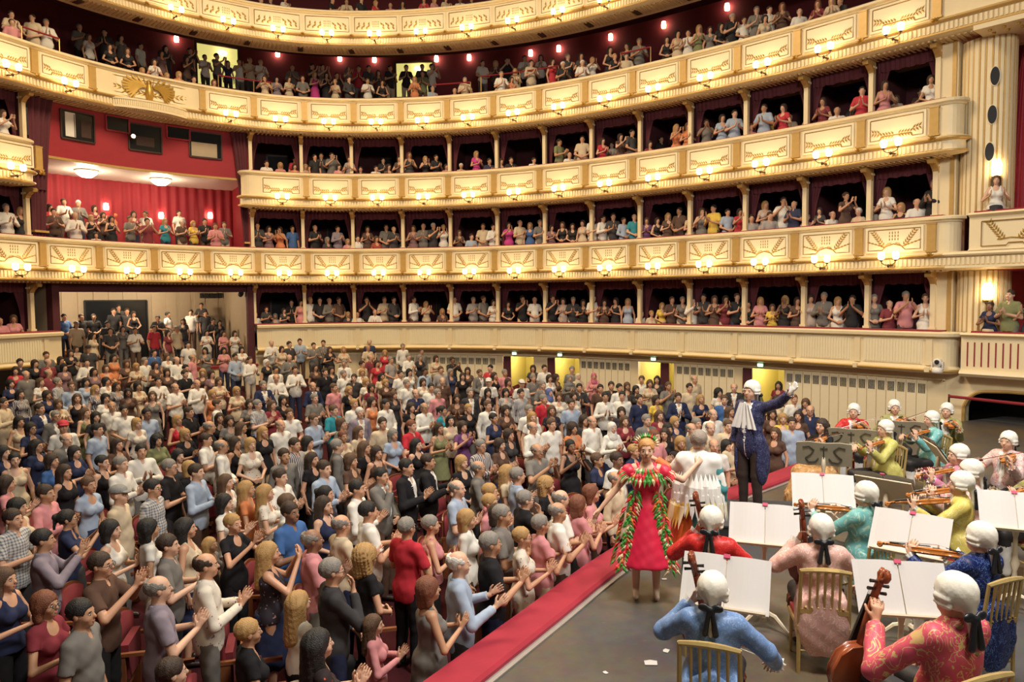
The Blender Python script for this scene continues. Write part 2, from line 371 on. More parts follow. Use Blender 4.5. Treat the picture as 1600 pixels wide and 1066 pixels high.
# ------------------------------------------------------------------ tier A front (fluted, no lamps)
def fluted_front(t0, t1, T, ts, label, e0=False, e1=False):
    PA = [(-.55,-.02),(-.5,0),(.10,0),(.14,-.04),(.13,-.12),(.04,-.15),(0,-.17),(0,-.92),(.05,-.95),(.13,-.98),(.15,-1.03),(.11,-1.08),(0,-1.11),(-.10,-1.13),(-.35,-1.15)]
    mb = MB(); sweep(mb, path(t0, t1, .2, e0, e1), [(p, z+T) for p, z in PA]); r = mb.obj('balcony_front', IVORY); tag(r, label, 'balcony', kind='structure')
    mb = MB(); sweep(mb, path(t0, t1, .2), rect(-.5,-.03,T-.01,T+.035), closed=True); mb.obj('velvet_armrest', VELVET, r)
    mb = MB(); sweep(mb, path(t0, t1, .2, e0, e1), [(.06,T-.955),(.145,T-.99),(.16,T-1.03),(.12,T-1.07)]); mb.obj('gilt_moulding', OCHRE, r, smooth=True)
    fm = MB(); fm.box((0,-.01,0), (1.56,.02,.66))
    for k in range(19): fm.box((-.72+.08*k,-.025,0), (.042,.03,.6))
    fm = fm.mesh('panel', PANELM)
    pm = MB().box((0,-.02,0), (.16,.05,.7)).box((0,-.13,-.46),(.12,.08,.12)).mesh('pilaster', IVORY)
    for t in ts:
        link('panel', fm, r, frame(t, .0, T-.55)); link('pilaster', pm, r, frame(t+.5, 0, T-.55))
    return r
frontA = fluted_front(T_R-.02, TEND, TA, [i for i in range(5,18)], 'plain ivory fluted front of the lowest boxes above the stalls', False, True)
frontAL = fluted_front(-2.2, T_L-.05, TA, [-1,0], 'plain ivory fluted front of the lowest boxes at the left edge')
# ------------------------------------------------------------------ stalls wall below with doorways
ZW = TA-1.1; FLOOR_LO = -1.1
def xz(px): return t_of_x(px, -.32, .4)
doors = [(786,834),(855,905),(997,1053),(1160,1225)]
DT = [(xz(a), xz(b)) for a, b in doors]
DTOP = .93
wm = MB(); edges = [T_R-.02]+[e for d in DT for e in d]+[17.66]
for k in range(0, len(edges), 2): sweep(wm, path(edges[k], edges[k+1], .2), rect(-.5,-.32,FLOOR_LO-.4,ZW+.05), closed=True)
for a, b in DT: sweep(wm, path(a, b, .2), rect(-.5,-.32,DTOP,ZW+.05), closed=True)
wallR = tname(wm.obj('wall_right', IVORY), 'cream panelled wall of the stalls under the lowest boxes')
mb = MB(); sweep(mb, path(T_R-.02, 17.66, .2), rect(-.33,-.26,DTOP+.04,DTOP+.09), closed=True); mb.obj('rail_moulding', PANELM, wallR)
secs = [(578,650),(664,776),(908,986),(1057,1148),(1228,1449)]
npl = [5,10,8,8,15]
for (a, b), n in zip(secs, npl):
    ta, tb = xz(a), xz(b)
    for k in range(n):
        t0 = ta+(tb-ta)*k/n; t1 = ta+(tb-ta)*(k+1)/n; W = (pt(t0,-.3,0)-pt(t1,-.3,0)).length
        M = frame((t0+t1)/2, -.32, 0)
        pl = MB().box((0,-.015,(DTOP+FLOOR_LO)/2), (W-.022,.05,DTOP-FLOOR_LO)).obj('plank', PANELM, wallR, M)
        vg = MB()
        for s in range(5): vg.box(((s-2)*W*.14,-.043,DTOP-.22), (W*.075,.012,.26))
        tag(vg.obj('vent_slots', BLACK, pl), kind='stuff')
# corridor seen through the doorways
mb = MB(); sweep(mb, path(9.3, 16.4, .2), rect(-3.2,-3.0,FLOOR_LO-.4,1.4), closed=True)
for a, b in DT:
    for t in (a-.02, b+.02): mb.hexa([pt(t,-3.0,FLOOR_LO-.4),pt(t+.02,-3.0,FLOOR_LO-.4),pt(t+.02,-.5,FLOOR_LO-.4),pt(t,-.5,FLOOR_LO-.4)],[pt(t,-3.0,1.4),pt(t+.02,-3.0,1.4),pt(t+.02,-.5,1.4),pt(t,-.5,1.4)])
tname(mb.obj('wall_corridor', YELLOW), 'yellow corridor wall behind the open stalls doors')
for i, (a, b) in enumerate(DT):
    l = bpy.data.lights.new('corridor_lamp', 'POINT'); l.energy = 45; l.color = (1,.85,.55); l.shadow_soft_size = .15
    o = bpy.data.objects.new('corridor_lamp', l); COL.objects.link(o); o.location = pt((a+b)/2, -1.5, .95)
    d = MB(); side = a if i != 2 else b
    W = .32
    d.box((0,0,(FLOOR_LO+DTOP)/2), (W,.05,DTOP-FLOOR_LO)); dd = d.obj('door_%d' % (i+1), DARKRED, None, frame(a+.10, -.28, 0) if i != 2 else frame(b-.17, -.28, 0))
    tname(dd, f'dark red door leaf of the {ORD[i]} lit stalls doorway from the left', 'door')
    h = MB().lathe([(.015,0),(.035,.03),(.03,.1),(.01,.13)], 8, M=dd.matrix_basis.inverted() @ frame(a+.10 if i != 2 else b-.17, -.22, -.3)).obj('door_handle', GOLD, dd)
for i, (x, y) in enumerate([(803,546),(874,547.5),(1020,553),(1187,563)]):
    t = t_of_x(x, -.2, 1.0); e = empty('exit_lamp', frame(t, -.26, 1.05)); tag(e, f'small green exit lamp over the {ORD[i]} lit doorway from the left', 'lamp', 'exit lamps over the stalls doors')
    MB().box((0,0,0),(.22,.05,.13)).obj('housing', WHITE, e); MB().box((0,-.03,0),(.17,.015,.08)).obj('lamp_glass', EXITM, e)
# ------------------------------------------------------------------ gallery behind tier D, and behind tier E
def gallery(T, rows, bk, ztop, lab, step=.42):
    g = MB()
    for r in range(rows): sweep(g, path(-2.2, 18.2, .3), rect(bk if r == rows-1 else -1.4-.95*r-.95, -.5 if r == 0 else -1.4-.95*r+.0, T-FL+step*r-.22, T-FL+step*r), closed=True)
    for r in range(1, rows): sweep(g, path(-2.2, 18.2, .3), rect(-1.4-.95*r-.05, -1.4-.95*r, T-FL+step*r-step-.1, T-FL+step*r-.1), closed=True)
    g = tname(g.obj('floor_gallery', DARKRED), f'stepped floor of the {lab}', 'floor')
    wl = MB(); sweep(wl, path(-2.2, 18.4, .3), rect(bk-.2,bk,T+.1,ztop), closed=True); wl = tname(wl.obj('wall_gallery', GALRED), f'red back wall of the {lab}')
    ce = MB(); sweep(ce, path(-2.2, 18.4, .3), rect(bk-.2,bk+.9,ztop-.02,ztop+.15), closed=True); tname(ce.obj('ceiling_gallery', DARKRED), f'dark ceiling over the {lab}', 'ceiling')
    return g, wl
galD, wallD = gallery(TD, 4, -4.9, TE+.4, 'open gallery over the eagle tier')
galE, wallE = gallery(TE, 4, -5.6, TE+4.0, 'topmost gallery')
RAILM = mat('brass_rail', (.7,.5,.22), .35, .8)
for T, nr, par in ((TD,4,galD),(TE,3,galE)):
    for r in range(nr):
        mb = MB(); sweep(mb, path(-1.6, 17.8, .3), rect(-1.42-.95*r,-1.34-.95*r,T-FL+.42*r,T-FL+.42*r+.78), closed=True); mb.obj('seat_row_back', VELVET, par)
# brass railings of the gallery
def railing(t0, t1, p, z, label):
    r = empty('gallery_railing', frame((t0+t1)/2, p, z)); Mi = r.matrix_basis.inverted(); tag(r, label, 'railing', 'gallery railings')
    n = max(2, int((t1-t0)*2)+1)
    mb = MB(); mb.tube([Mi @ pt(t0+(t1-t0)*i/n, p, z+.62) for i in range(n+1)], .028, 6); mb.obj('hand_rail', VELVET, r)
    for i in range(n+1):
        if i % 2 == 0 or i == n:
            q = Mi @ pt(t0+(t1-t0)*i/n, p, z); MB().tube([q, q+Vector((0,0,.62))], .018, 6).obj('post', RAILM, r)
railing(.55,1.15,-.6,TD+.02,'brass railing of the eagle gallery left of the eagle'); railing(3.9,4.9,-.6,TD+.02,'brass railing of the eagle gallery right of the eagle')
railing(8.1,8.9,-.6,TD+.02,'brass railing of the eagle gallery in front of the bright doorway'); railing(9.0,10.6,-1.3,TD+.42,'long red hand rail sloping beside the gallery stairs')
railing(12.0,12.6,-.9,TD+.25,'brass railing of the eagle gallery before the wall lamps on the right')
# gallery doorways (lobby light given as their own glow) and wall lamps
for i, (x, w_, h_) in enumerate([(340,1.7,2.2),(648,1.7,2.0)]):
    t = t_of_x(x, -4.88, 13.5); z0 = TD-FL+1.75
    dk = MB().box((0,0,h_/2),(w_,.08,h_)).box((0,-.03,h_*.72),(w_,.1,.06),0).obj('door_%d' % (i+5), mat('lobby_light_glow',(.62,.56,.20),.6,emit=(.75,.66,.2),estr=.55), None, frame(t, -4.88, z0))  # doorway slab emits its own glow in place of lobby light
    tname(dk, ['bright lobby doorway in the gallery wall on the left','bright lobby doorway in the gallery wall near the stairs'][i], 'door')
    MB().box((-w_/2-.06,-.06,h_/2),(.12,.12,h_)).box((w_/2+.06,-.06,h_/2),(.12,.12,h_)).box((0,-.06,h_+.05),(w_+.24,.12,.1)).obj('door_frame', DARKWOOD, dk)
    lm = MB().lathe([(.02,0),(.16,-.02),(.2,-.07),(.12,-.13),(.02,-.15)], 12).obj('lobby_lamp', LAMPC, dk, Matrix.Translation((.2,-.12,h_-.2)))
SHM = MB().lathe([(.09,-.12),(.10,0),(.08,.13),(.05,.14)], 10).mesh('lamp_shade', LAMPR, True)
SHB = MB().box((0,.08,-.02),(.06,.16,.05)).box((0,.15,0),(.1,.03,.22)).mesh('bracket', GOLD)
for j, (x, y) in enumerate([(276,61),(434,84),(531,91),(585,93),(682,92),(733,90),(829,83),(873,76),(954,58),(1037,39),(1136,11)]):
    t = t_of_x(x, -4.75, 14.2); q = pt(t, -4.75, 0); rr = ray(x, y); z = CAMZ+rr[2]*math.hypot(q.x, q.y)/math.hypot(rr[0], rr[1])
    e = empty('wall_lamp', frame(t, -4.75, z)); tag(e, f'small glowing wall lamp on the red gallery wall, {ORD[j]} from the left', 'lamp', 'wall lamps of the gallery')
    link('lamp_shade', SHM, e); link('bracket', SHB, e)
# gallery stairs
mb = MB()
for k in range(7): mb.box((0,.28*k,.09*k),(1.0,.3,.18+.18*k))
tag(mb.obj('gallery_stairs', DARKRED, None, frame(t_of_x(690,-2.5,12), -2.2, TD-FL+.4)), 'dark staircase rising through the gallery below a wall lamp', 'stairs')
# ------------------------------------------------------------------ centre box
ZC = 8.1; PW = -.85
up = MB(); sweep(up, path(T_L-.1, T_R+.05, .1), rect(PW-.12,PW,ZC,SC+.1), closed=True); up = tname(up.obj('wall_centre_box', REDWALL), 'red wall with control-room windows over the centre box')
bk = MB(); sweep(bk, path(T_L-.06, T_R, .1), rect(-4.3,-4.15,TB-FL,ZC+.1), closed=True)
for t in (T_L-.06, T_R-.05): bk.hexa([pt(t,-4.2,TB-FL),pt(t+.04,-4.2,TB-FL),pt(t+.04,-.7,TB-FL),pt(t,-.7,TB-FL)],[pt(t,-4.2,ZC),pt(t+.04,-4.2,ZC),pt(t+.04,-.7,ZC),pt(t,-.7,ZC)])
bk = tname(bk.obj('wall_centre_box', REDWALL), 'red curtained wall inside the centre box')
ce = MB(); sweep(ce, path(T_L-.1, T_R+.05, .1), rect(-4.2,PW-.02,ZC-.02,ZC+.1), closed=True); ce = tname(ce.obj('ceiling_centre_box', WHITE), 'white curved ceiling of the centre box', 'ceiling')
mb = MB(); sweep(mb, path(T_L-.1, T_R+.05, .1), rect(PW-.05,PW+.05,ZC-.05,ZC+.03), closed=True); mb.obj('edge_moulding', OCHRE, ce)
fl = MB()
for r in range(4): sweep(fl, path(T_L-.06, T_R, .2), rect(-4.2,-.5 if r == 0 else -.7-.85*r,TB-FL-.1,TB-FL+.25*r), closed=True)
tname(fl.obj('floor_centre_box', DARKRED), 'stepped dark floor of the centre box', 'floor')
mb = MB(); n = 120; vs = []
for i in range(n+1):
    t = T_L-.04+(T_R-T_L+.02)*i/n; vs += [pt(t, -4.05+.05*math.sin(i*1.35), TB-.4), pt(t, -4.05+.05*math.sin(i*1.35), ZC-.02)]
mb.add(vs, [(2*i,2*i+2,2*i+3,2*i+1) for i in range(n)]); mb.obj('pleated_hanging', REDWALL, bk, smooth=True)
for j, x in enumerate((135,251)):
    t = t_of_x(x, -2.3, ZC); e = empty('ceiling_lamp', frame(t, -2.3, ZC-.03)); tag(e, ['left round glowing ceiling lamp in the centre box','right round glowing ceiling lamp in the centre box'][j], 'lamp', 'ceiling lamps of the centre box')
    MB().lathe([(.4,0),(.4,-.03),(.3,-.04)], 16).obj('rim', GOLD, e); MB().lathe([(.02,-.26),(.18,-.24),(.34,-.12),(.37,-.03)], 16).obj('lamp_bowl', LAMPC, e, smooth=True)
    l = bpy.data.lights.new('bowl_glow', 'POINT'); l.energy = 60; l.color = (1,.8,.55); l.shadow_soft_size = .3
    o = bpy.data.objects.new('bowl_glow', l); COL.objects.link(o); o.parent = e; o.location = (0,0,-.45)
for j, (x, y) in enumerate(((165,323),(251,337),(328,337))):
    t = t_of_x(x, -4.0, 7.0); q = pt(t,-3.95,0); rr = ray(x,y); z = CAMZ+rr[2]*math.hypot(q.x,q.y)/math.hypot(rr[0],rr[1])
    e = empty('wall_lamp', frame(t, -3.95, z)); tag(e, f'small lamp on the red wall inside the centre box, {ORD[j]} from the left', 'lamp', 'wall lamps of the centre box')
    link('lamp_shade', SHM, e); link('bracket', SHB, e)
# control-room windows
def wrect(px0, py0, px1, py1, p):
    ta, tb = t_of_x(px0, p, 9), t_of_x(px1, p, 9)
    def zz(px, py, t): q = pt(t,p,0); r = ray(px,py); return CAMZ+r[2]*math.hypot(q.x,q.y)/math.hypot(r[0],r[1])
    z1 = zz((px0+px1)/2, py0, (ta+tb)/2); z0 = zz((px0+px1)/2, py1, (ta+tb)/2)
    return (ta+tb)/2, (pt(ta,p,0)-pt(tb,p,0)).length, z0, z1
GLASS = mat('dark_window_glass', (.015,.017,.02), .12)
for j, (r4, lab, kind) in enumerate([((95,176,147,220),'control-room window with a white cabinet door behind it',0),((201,196,252,237),'dark control-room window with a spotlight at its edge',1),((296,208,346,247),'control-room window half covered by a grey blind',2),((166,183,202,206),'small framed window left of the spotlight window',3),((261,199,297,218),'small framed window left of the blind window',3)]):
    t, W, z0, z1 = wrect(*r4, PW); h = z1-z0
    wn = MB().box((0,-.005,0),(W,.05,h)).obj('window_%d' % (j+1), GLASS, None, frame(t, PW, (z0+z1)/2)); tname(wn, lab, 'window')
    f = MB(); fm_ = DARKWOOD if kind != 3 else REDWALL; q = .05
    f.box((-W/2,-.03,0),(q,.08,h)).box((W/2,-.03,0),(q,.08,h)).box((0,-.03,h/2),(W,.08,q)).box((0,-.03,-h/2),(W,.08,q)).obj('window_frame', fm_, wn)
    if kind == 0: MB().box((-W*.22,-.035,.02),(W*.3,.012,h*.85)).box((-W*.10,-.045,.0),(.02,.012,h*.8),1).obj('cabinet', [WHITE, BLACK], wn); MB().box((W*.25,-.035,-.05),(W*.3,.012,h*.6)).obj('equipment_rack', DARKWOOD, wn)
    if kind == 1: MB().box((0,-.035,-.12),(W*.55,.012,h*.35)).obj('desk', DARKWOOD, wn)
    if kind == 2: MB().box((-.05,-.035,-.18),(W*.8,.012,h*.55)).obj('blind', TANWALL, wn)
t = t_of_x(204, PW, 9); e = empty('spotlight', frame(t, PW+.06, wrect(200,208,208,216,PW)[2]))
tag(e, 'small white spotlight beside the dark control-room window', 'lamp'); MB().lathe([(.04,0),(.09,.05),(.1,.18),(.06,.2)], 10, M=Matrix.Rotation(R(80),4,'X')).obj('housing', BRONZE, e); MB().lathe([(.07,.19),(.07,.21)], 10, M=Matrix.Rotation(R(80),4,'X')).obj('lens', LAMPC, e)
# big tied drapes left and right of the centre box
def bigdrape(t, s, z0, z1, w0, w1, label, p=-.62, dm_=None):
    rows, cs = 14, 16; vs = []
    M = frame(t, p, 0); Mi = M.inverted()
    for r in range(rows+1):
        u = r/rows; wd = w0+(w1-w0)*(u**.7)
        for c in range(cs+1): vs.append(Vector((s*wd*c/cs, .07*math.sin(c*1.7+.6*u), z1+(z0-z1)*u)))
    mb = MB().add(vs, [(r*(cs+1)+c, r*(cs+1)+c+1, (r+1)*(cs+1)+c+1, (r+1)*(cs+1)+c) for r in range(rows) for c in range(cs)])
    e = empty('stage_curtain', M); tag(e, label, 'curtain'); mb.obj('drape', dm_ or DRAPE, e, smooth=True)
    MB().box((s*w1*.5,-.02,z0+.25*(z1-z0)*.2),(w1*1.1,.2,.07)).obj('tie_band', OCHRE, e)
bigdrape(LCOL[1]+.1, 1, TB, SC, .95, .45, 'tall wine-red drape at the left side of the centre box')
bigdrape(T_R-.06, -1, TB, SC, .60, .18, 'tall wine-red drape at the right side of the centre box')
# standing room under the centre box
sb = MB(); sweep(sb, path(T_L-.2, T_R+.1, .15), rect(-5.6,-5.4,-.6,SA+.2), closed=True); sb = tname(sb.obj('wall_standing_room', TANWALL), 'tan plank wall of the standing room below the centre box')
for k in range(18):
    t = T_L-.1+(T_R-T_L+.1)*(k+.5)/18; MB().box((0,-.02,0),(.44,.03,4.3)).obj('plank', TANWALL, sb, frame(t, -5.4, 1.6))
for t, m_ in ((T_L-.02, DARKRED),(T_R-.14, DARKRED)):
    mb = MB(); mb.hexa([pt(t,-.75,-.6),pt(t+.12,-.75,-.6),pt(t+.12,-.45,-.6),pt(t,-.45,-.6)],[pt(t,-.75,SA),pt(t+.12,-.75,SA),pt(t+.12,-.45,SA),pt(t,-.45,SA)]); tname(mb.obj('wall_jamb', m_), 'dark red jamb of the standing room opening, '+('left' if t < 2 else 'right')+' side')
    mb = MB(); mb.hexa([pt(t,-5.4,-.6),pt(t+.05,-5.4,-.6),pt(t+.05,-.75,-.6),pt(t,-.75,-.6)],[pt(t,-5.4,SA),pt(t+.05,-5.4,SA),pt(t+.05,-.75,SA),pt(t,-.75,SA)]); tname(mb.obj('wall_standing_room', TANWALL), 'tan side wall of the standing room, '+('left' if t < 2 else 'right')+' side')
ce = MB(); sweep(ce, path(T_L-.2, T_R+.1, .15), rect(-5.6,-.6,SA+.0,SA+.1), closed=True); tname(ce.obj('ceiling_standing_room', DARKRED), 'dark ceiling strip over the standing room', 'ceiling')
mb = MB(); sweep(mb, path(T_L+.05, T_R-.1, .15), rect(-.75,-.6,SA-.28,SA+.02), closed=True); tname(mb.obj('trim_1', DARKRED), 'dark red valance over the standing room', 'trim')
t, W, z0, z1 = wrect(122,470,221,560,-5.3); MB().box((0,0,(z0+z1)/2),(W,.06,z1-z0)).obj('door_7', GLASS, None, frame(t, -5.34, 0)); tname(bpy.data.objects['door_7'], 'dark glazed entrance in the tan standing room wall', 'door')
MB().box((-W/2,-.05,(z0+z1)/2),(.06,.08,z1-z0)).box((W/2,-.05,(z0+z1)/2),(.06,.08,z1-z0)).box((0,-.05,z1),(W,.08,.06)).obj('door_frame', BLACK, bpy.data.objects['door_7'])
vn = empty('air_vent', frame(t_of_x(337,-5.35,3.5), -5.36, wrect(311,456,363,462,-5.35)[2])); tag(vn, 'row of black vent openings high on the tan wall', 'vent')
for k in range(7): MB().box(((k-3)*.2,-.03,0),(.15,.05,.22)).obj('opening', BLACK, vn)
for j, x in enumerate((136,253)):
    t = t_of_x(x, -3.2, SA); e = empty('ceiling_lamp', frame(t, -3.2, SA-.01)); tag(e, ['flat bright ceiling lamp over the standing room, above the dark entrance','flat bright ceiling lamp over the middle of the standing room'][j], 'lamp')
    MB().lathe([(.26,0),(.26,-.03),(.22,-.04)], 14).obj('rim', WHITE, e); MB().lathe([(.22,-.03),(.18,-.06),(.02,-.07)], 14).obj('lamp_glass', LAMPC, e)
    l = bpy.data.lights.new('lamp_glow', 'POINT'); l.energy = 130; l.color = (1,.8,.55); l.shadow_soft_size = .2
    o = bpy.data.objects.new('lamp_glow', l); COL.objects.link(o); o.parent = e; o.location = (0,0,-.2)
for x in (74, 376):
    t = t_of_x(x,-.9,3.4); e = empty('ceiling_projector', frame(t,-.85,SA-.35)); tag(e, 'dark projector hanging at the '+('left' if x < 200 else 'right')+' corner of the standing room', 'projector')
    MB().box((0,0,.25),(.05,.05,.25)).obj('bracket', BLACK, e); MB().lathe([(.06,-.14),(.1,-.1),(.1,.1),(.05,.14)],10,M=Matrix.Rotation(R(70),4,'X')).obj('housing', BLACK, e)
# low fluted barrier of the standing room
bt0, bt1 = t_of_x(306,.9,.3), t_of_x(404,.9,.3)
mb = MB(); sweep(mb, path(bt0, bt1, .1), rect(.75,.9,-.6,.72), closed=True); br = tname(mb.obj('wall_barrier', IVORY), 'low fluted cream barrier in front of the standing room', 'barrier')
mb = MB(); sweep(mb, path(bt0, bt1, .1), rect(.68,.95,.72,.80), closed=True); mb.obj('velvet_top', VELVET, br)
for k in range(26): MB().box((0,-.01,.15),(.05,.03,.9)).obj('flute', PANELM, br, frame(bt0+(bt1-bt0)*(k+.5)/26, .9, 0))
# ------------------------------------------------------------------ proscenium side, right
PP = -.92; TPIL = t_of_x(1537, PP+.25, 6)
wl = MB(); sweep(wl, path(COLT[-1]+.03, TPIL-.33, .05), rect(-1.3,-.58,ZW,SC+.3), closed=True); wl = tname(wl.obj('wall_proscenium', IVORY), 'plain cream wall strip between the boxes and the fluted pillar')
mb = MB(); sweep(mb, path(TPIL-.40, TPIL-.35, .05), rect(-.62,-.54,ZW,SC+.2), closed=True); mb.obj('gilt_strip', OCHRE, wl)
def flutedpillar(z0, z1, label):
    mb = MB(); n = 96; pts = []
    for i in range(n+1):
        u = i/n; a = math.pi*u
        x = -.62*math.cos(a); y = -.5*math.sin(a)**.75 if 0 < u < 1 else 0
        ph = (u*13) % 1; dep = .045 if (.72 < ph) else 0
        pts.append((x*(1-dep*.8), y*(1-dep*1.2)))
    vs = [Vector((x,y,z)) for z in (z0,z1) for x, y in pts]; m = n+1
    mb.add(vs, [(i,i+1,m+i+1,m+i) for i in range(n)])
    o = mb.obj('pillar', IVORY, None, frame(TPIL, PP, 0)); tname(o, label, 'pillar')
    g = MB()
    for k in range(13):
        u = (k+.86)/13; a = math.pi*u; x = -.62*math.cos(a)*.985; y = -.5*math.sin(a)**.75*.975; g.box((x,y,(z0+z1)/2),(.026,.02,z1-z0))
    tag(g.obj('gilt_flutes', OCHRE, o), kind='stuff'); return o
pil = flutedpillar(TB+.0, SC-.1, 'tall fluted cream pillar with three oval lamp holes')
pil2 = flutedpillar(TA, TB-1.45, 'short fluted cream pillar beside the lower stage box')
for k, y in enumerate((119,179,237)):
    px = 1555-2.3*k; best = None
    for u in np.linspace(.4,.95,60):
        a = math.pi*u; q = frame(TPIL,PP,0) @ Vector((-.62*math.cos(a), -.5*math.sin(a)**.75, 9))
        e_ = abs(proj(q)[0]-px)
        if best is None or e_ < best[0]: best = (e_, u, q, a)
    q = best[2]; r = ray(px,y); z = CAMZ+r[2]*math.hypot(q.x,q.y)/math.hypot(r[0],r[1]); a = best[3]
    nl = Vector((-math.cos(a)*.5, -math.sin(a)*.62, 0)).normalized(); loc = Vector((-.62*math.cos(a), -.5*math.sin(a)**.75, z))
    Mx = Matrix.Translation(loc) @ Vector((nl.x,nl.y,0)).to_track_quat('Z','Y').to_matrix().to_4x4()
    ov = [(.105*math.cos(2*math.pi*i/20), .0) for i in range(20)]
    poly = [(.10*math.cos(2*math.pi*i/24), .23*math.sin(2*math.pi*i/24)) for i in range(24)]; poly2 = [(x*1.18, yy*1.09) for x, yy in poly]
    ho = MB().prism(poly2, .035, M=Matrix.Translation((0,0,-.01))).obj('oval_rim', IVORY, pil, Mx); MB().prism(poly, .012, M=Matrix.Translation((0,0,.028))).obj('oval_hole', BLACK, ho)
def pillar_lamp(px, py, label):
    best = min(((abs(proj(frame(TPIL,PP,0) @ Vector((-.62*math.cos(math.pi*u), -.5*math.sin(math.pi*u)**.75, 4)))[0]-px), u) for u in np.linspace(.4,.95,60)))
    a = math.pi*best[1]; loc = Vector((-.66*math.cos(a), -.56*math.sin(a)**.75, 0)); q = frame(TPIL,PP,0) @ loc
    r = ray(px,py); z = CAMZ+r[2]*math.hypot(q.x,q.y)/math.hypot(r[0],r[1])
    e = empty('wall_lamp', Matrix.Translation((q.x,q.y,z))); tag(e, label, 'lamp'); MB().lathe([(.03,-.2),(.11,-.15),(.12,.1),(.08,.22),(.02,.24)],12).obj('crystal_shade', LAMPG, e); MB().lathe([(.05,-.26),(.13,-.2),(.05,-.15)],10).obj('gilt_cup', GOLD, e)
pillar_lamp(1552,264,'crystal wall lamp on the tall fluted pillar under the oval holes'); pillar_lamp(1545,457,'crystal wall lamp on the short fluted pillar of the lower stage box')
# stage boxes right of the pillar
mb = MB(); sweep(mb, path(17.96, 19.8, .1), [(-.6,TB-.03),(-.55,TB),(.1,TB),(.14,TB-.05),(.03,TB-.12),(.02,TB-.16),(.02,TB-.9),(.1,TB-.95)]); sbx = tname(mb.obj('balcony_front', IVORY), 'front of the upper stage box with laurel branches beside the pillar', 'balcony')
mb = MB(); sweep(mb, path(18.0, 19.8, .1), rect(-.5,-.05,TB,TB+.05), closed=True); mb.obj('velvet_armrest', VELVET, sbx)
om = MB()
for s in (-1, 1):
    for k in range(8):
        u = k/7; x = s*(.18+.3*u); z = -.2+.42*u
        for q in (-1, 1): leafpoly(om, (x,z), math.pi/2-s*.5+q*.8, .13, .055)
om.tube([(-.3,-.02,-.2),(0,-.02,-.16),(.3,-.02,-.2)], .012, 4)
om.obj('ornament', GOLD, sbx, frame(18.45, .03, TB-.5))
pn = MB(); pn.tube([(x,-.03,z) for x, z in ((-.75,.3),(.75,.3),(.75,-.32),(.2,-.32),(.15,-.26),(-.15,-.26),(-.2,-.32),(-.75,-.32),(-.75,.3))], .014, 4, cap=False); pn.obj('gilt_frame', GILT, sbx, frame(18.5, .02, TB-.53))
MB().prism([(-.13,.3),(.13,.3),(.08,-.2),(-.08,-.2)], .06, M=Matrix(((1,0,0,0),(0,0,1,-.06),(0,1,0,0),(0,0,0,1)))).obj('console', OCHRE, sbx, frame(19.05,.02,TB-.5))
mb = MB(); sweep(mb, path(17.9, 19.8, .1), [(-.6,TA-.03),(-.55,TA),(.1,TA),(.14,TA-.05),(.03,TA-.12),(.02,TA-.16),(.02,TA-.95),(.12,TA-.98),(.16,TA-1.05),(.1,TA-1.12),(-.1,TA-1.15),(-.4,TA-1.15)]); sax = tname(mb.obj('balcony_front', IVORY), 'slotted front of the lower stage box above the dark arch', 'balcony')
mb = MB(); sweep(mb, path(18.0, 19.8, .1), rect(-.5,-.05,TA,TA+.04), closed=True); mb.obj('velvet_armrest', VELVET, sax)
for k in range(22): MB().box((0,0,0),(.03,.015,.62)).obj('slot', VELVET, sax, frame(17.98+k*.083, .025, TA-.55))
for T, S, lab in ((TB, SC, 'upper'), (TA, TB-1.45, 'lower')):
    mb = MB(); sweep(mb, path(17.3, 20.8, .2), rect(-3.3,-3.1,T-FL,S+.3), closed=True); sweep(mb, path(18.1, 19.8, .2), rect(-3.1,-.5,T-FL-.08,T-FL), closed=True)
    if lab == 'lower': sweep(mb, path(18.1, 19.8, .2), rect(-3.1,-.5,S,S+.06), closed=True)
    tname(mb.obj('wall_stage_box', REDWALL), f'red interior of the {lab} stage box')
mb = MB(); sweep(mb, path(18.0, 19.8, .1), rect(-1.6,.35,SC-.12,SC+.0), closed=True); cs_ = tname(mb.obj('ceiling_stage_box', IVORY), 'cream underside with gilded studs over the upper stage box', 'ceiling')
for k in range(10): MB().lathe([(.05,0),(.035,-.04),(.01,-.05)], 8).obj('stud', GOLD, cs_, frame(18.15+.16*(k//2), .1-.3*(k % 2), SC-.12))
bigdrape(t_of_x(1604,-2.3,8), -1, TB-FL, SC-.1, .12, .42, 'bright red drape hanging inside the upper stage box', -2.3, REDWALL)
# lower wall with the dark arch
ta = t_of_x(1506, -.3, .3)
W = 2.6; arch = [(0,-1.2),(0,.22)]+[(.55-.55*math.cos(R(a)), .22+.55*math.sin(R(a))) for a in range(10,91,10)]+[(1.0,.80),(W,.80)]
b0 = frame(ta, -.3, 0); x0 = -(pt(17.66,-.3,0)-pt(ta,-.3,0)).length
top = [(x, ZW+.06) for x, z in arch]
vs = [(x,0,z) for x, z in arch]+[(x,0,z) for x, z in top]+[(x0,0,-1.2),(x0,0,ZW+.06)]; n = len(arch)
mb = MB().add(vs, [(i,i+1,n+i+1,n+i) for i in range(1,n-1)]+[(2*n,0,1,n+1,2*n+1)])
wa = tname(mb.obj('wall_arch', IVORY, None, b0), 'cream wall pierced by the dark arched opening at the right edge')
mb = MB(); mb.tube([(x,-.02,z) for x, z in arch], .045, 6, cap=False); mb.obj('arch_moulding', OCHRE, wa)
mb = MB().add([(x,0,z) for x, z in arch]+[(x,.35,z) for x, z in arch], [(i,i+1,n+i+1,n+i) for i in range(n-1)]); mb.obj('arch_reveal', IVORY, wa)
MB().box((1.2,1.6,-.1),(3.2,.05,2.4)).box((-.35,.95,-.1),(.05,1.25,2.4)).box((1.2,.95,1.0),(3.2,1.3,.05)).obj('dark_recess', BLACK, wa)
rb = at_z(1487, 645, .75); MB()
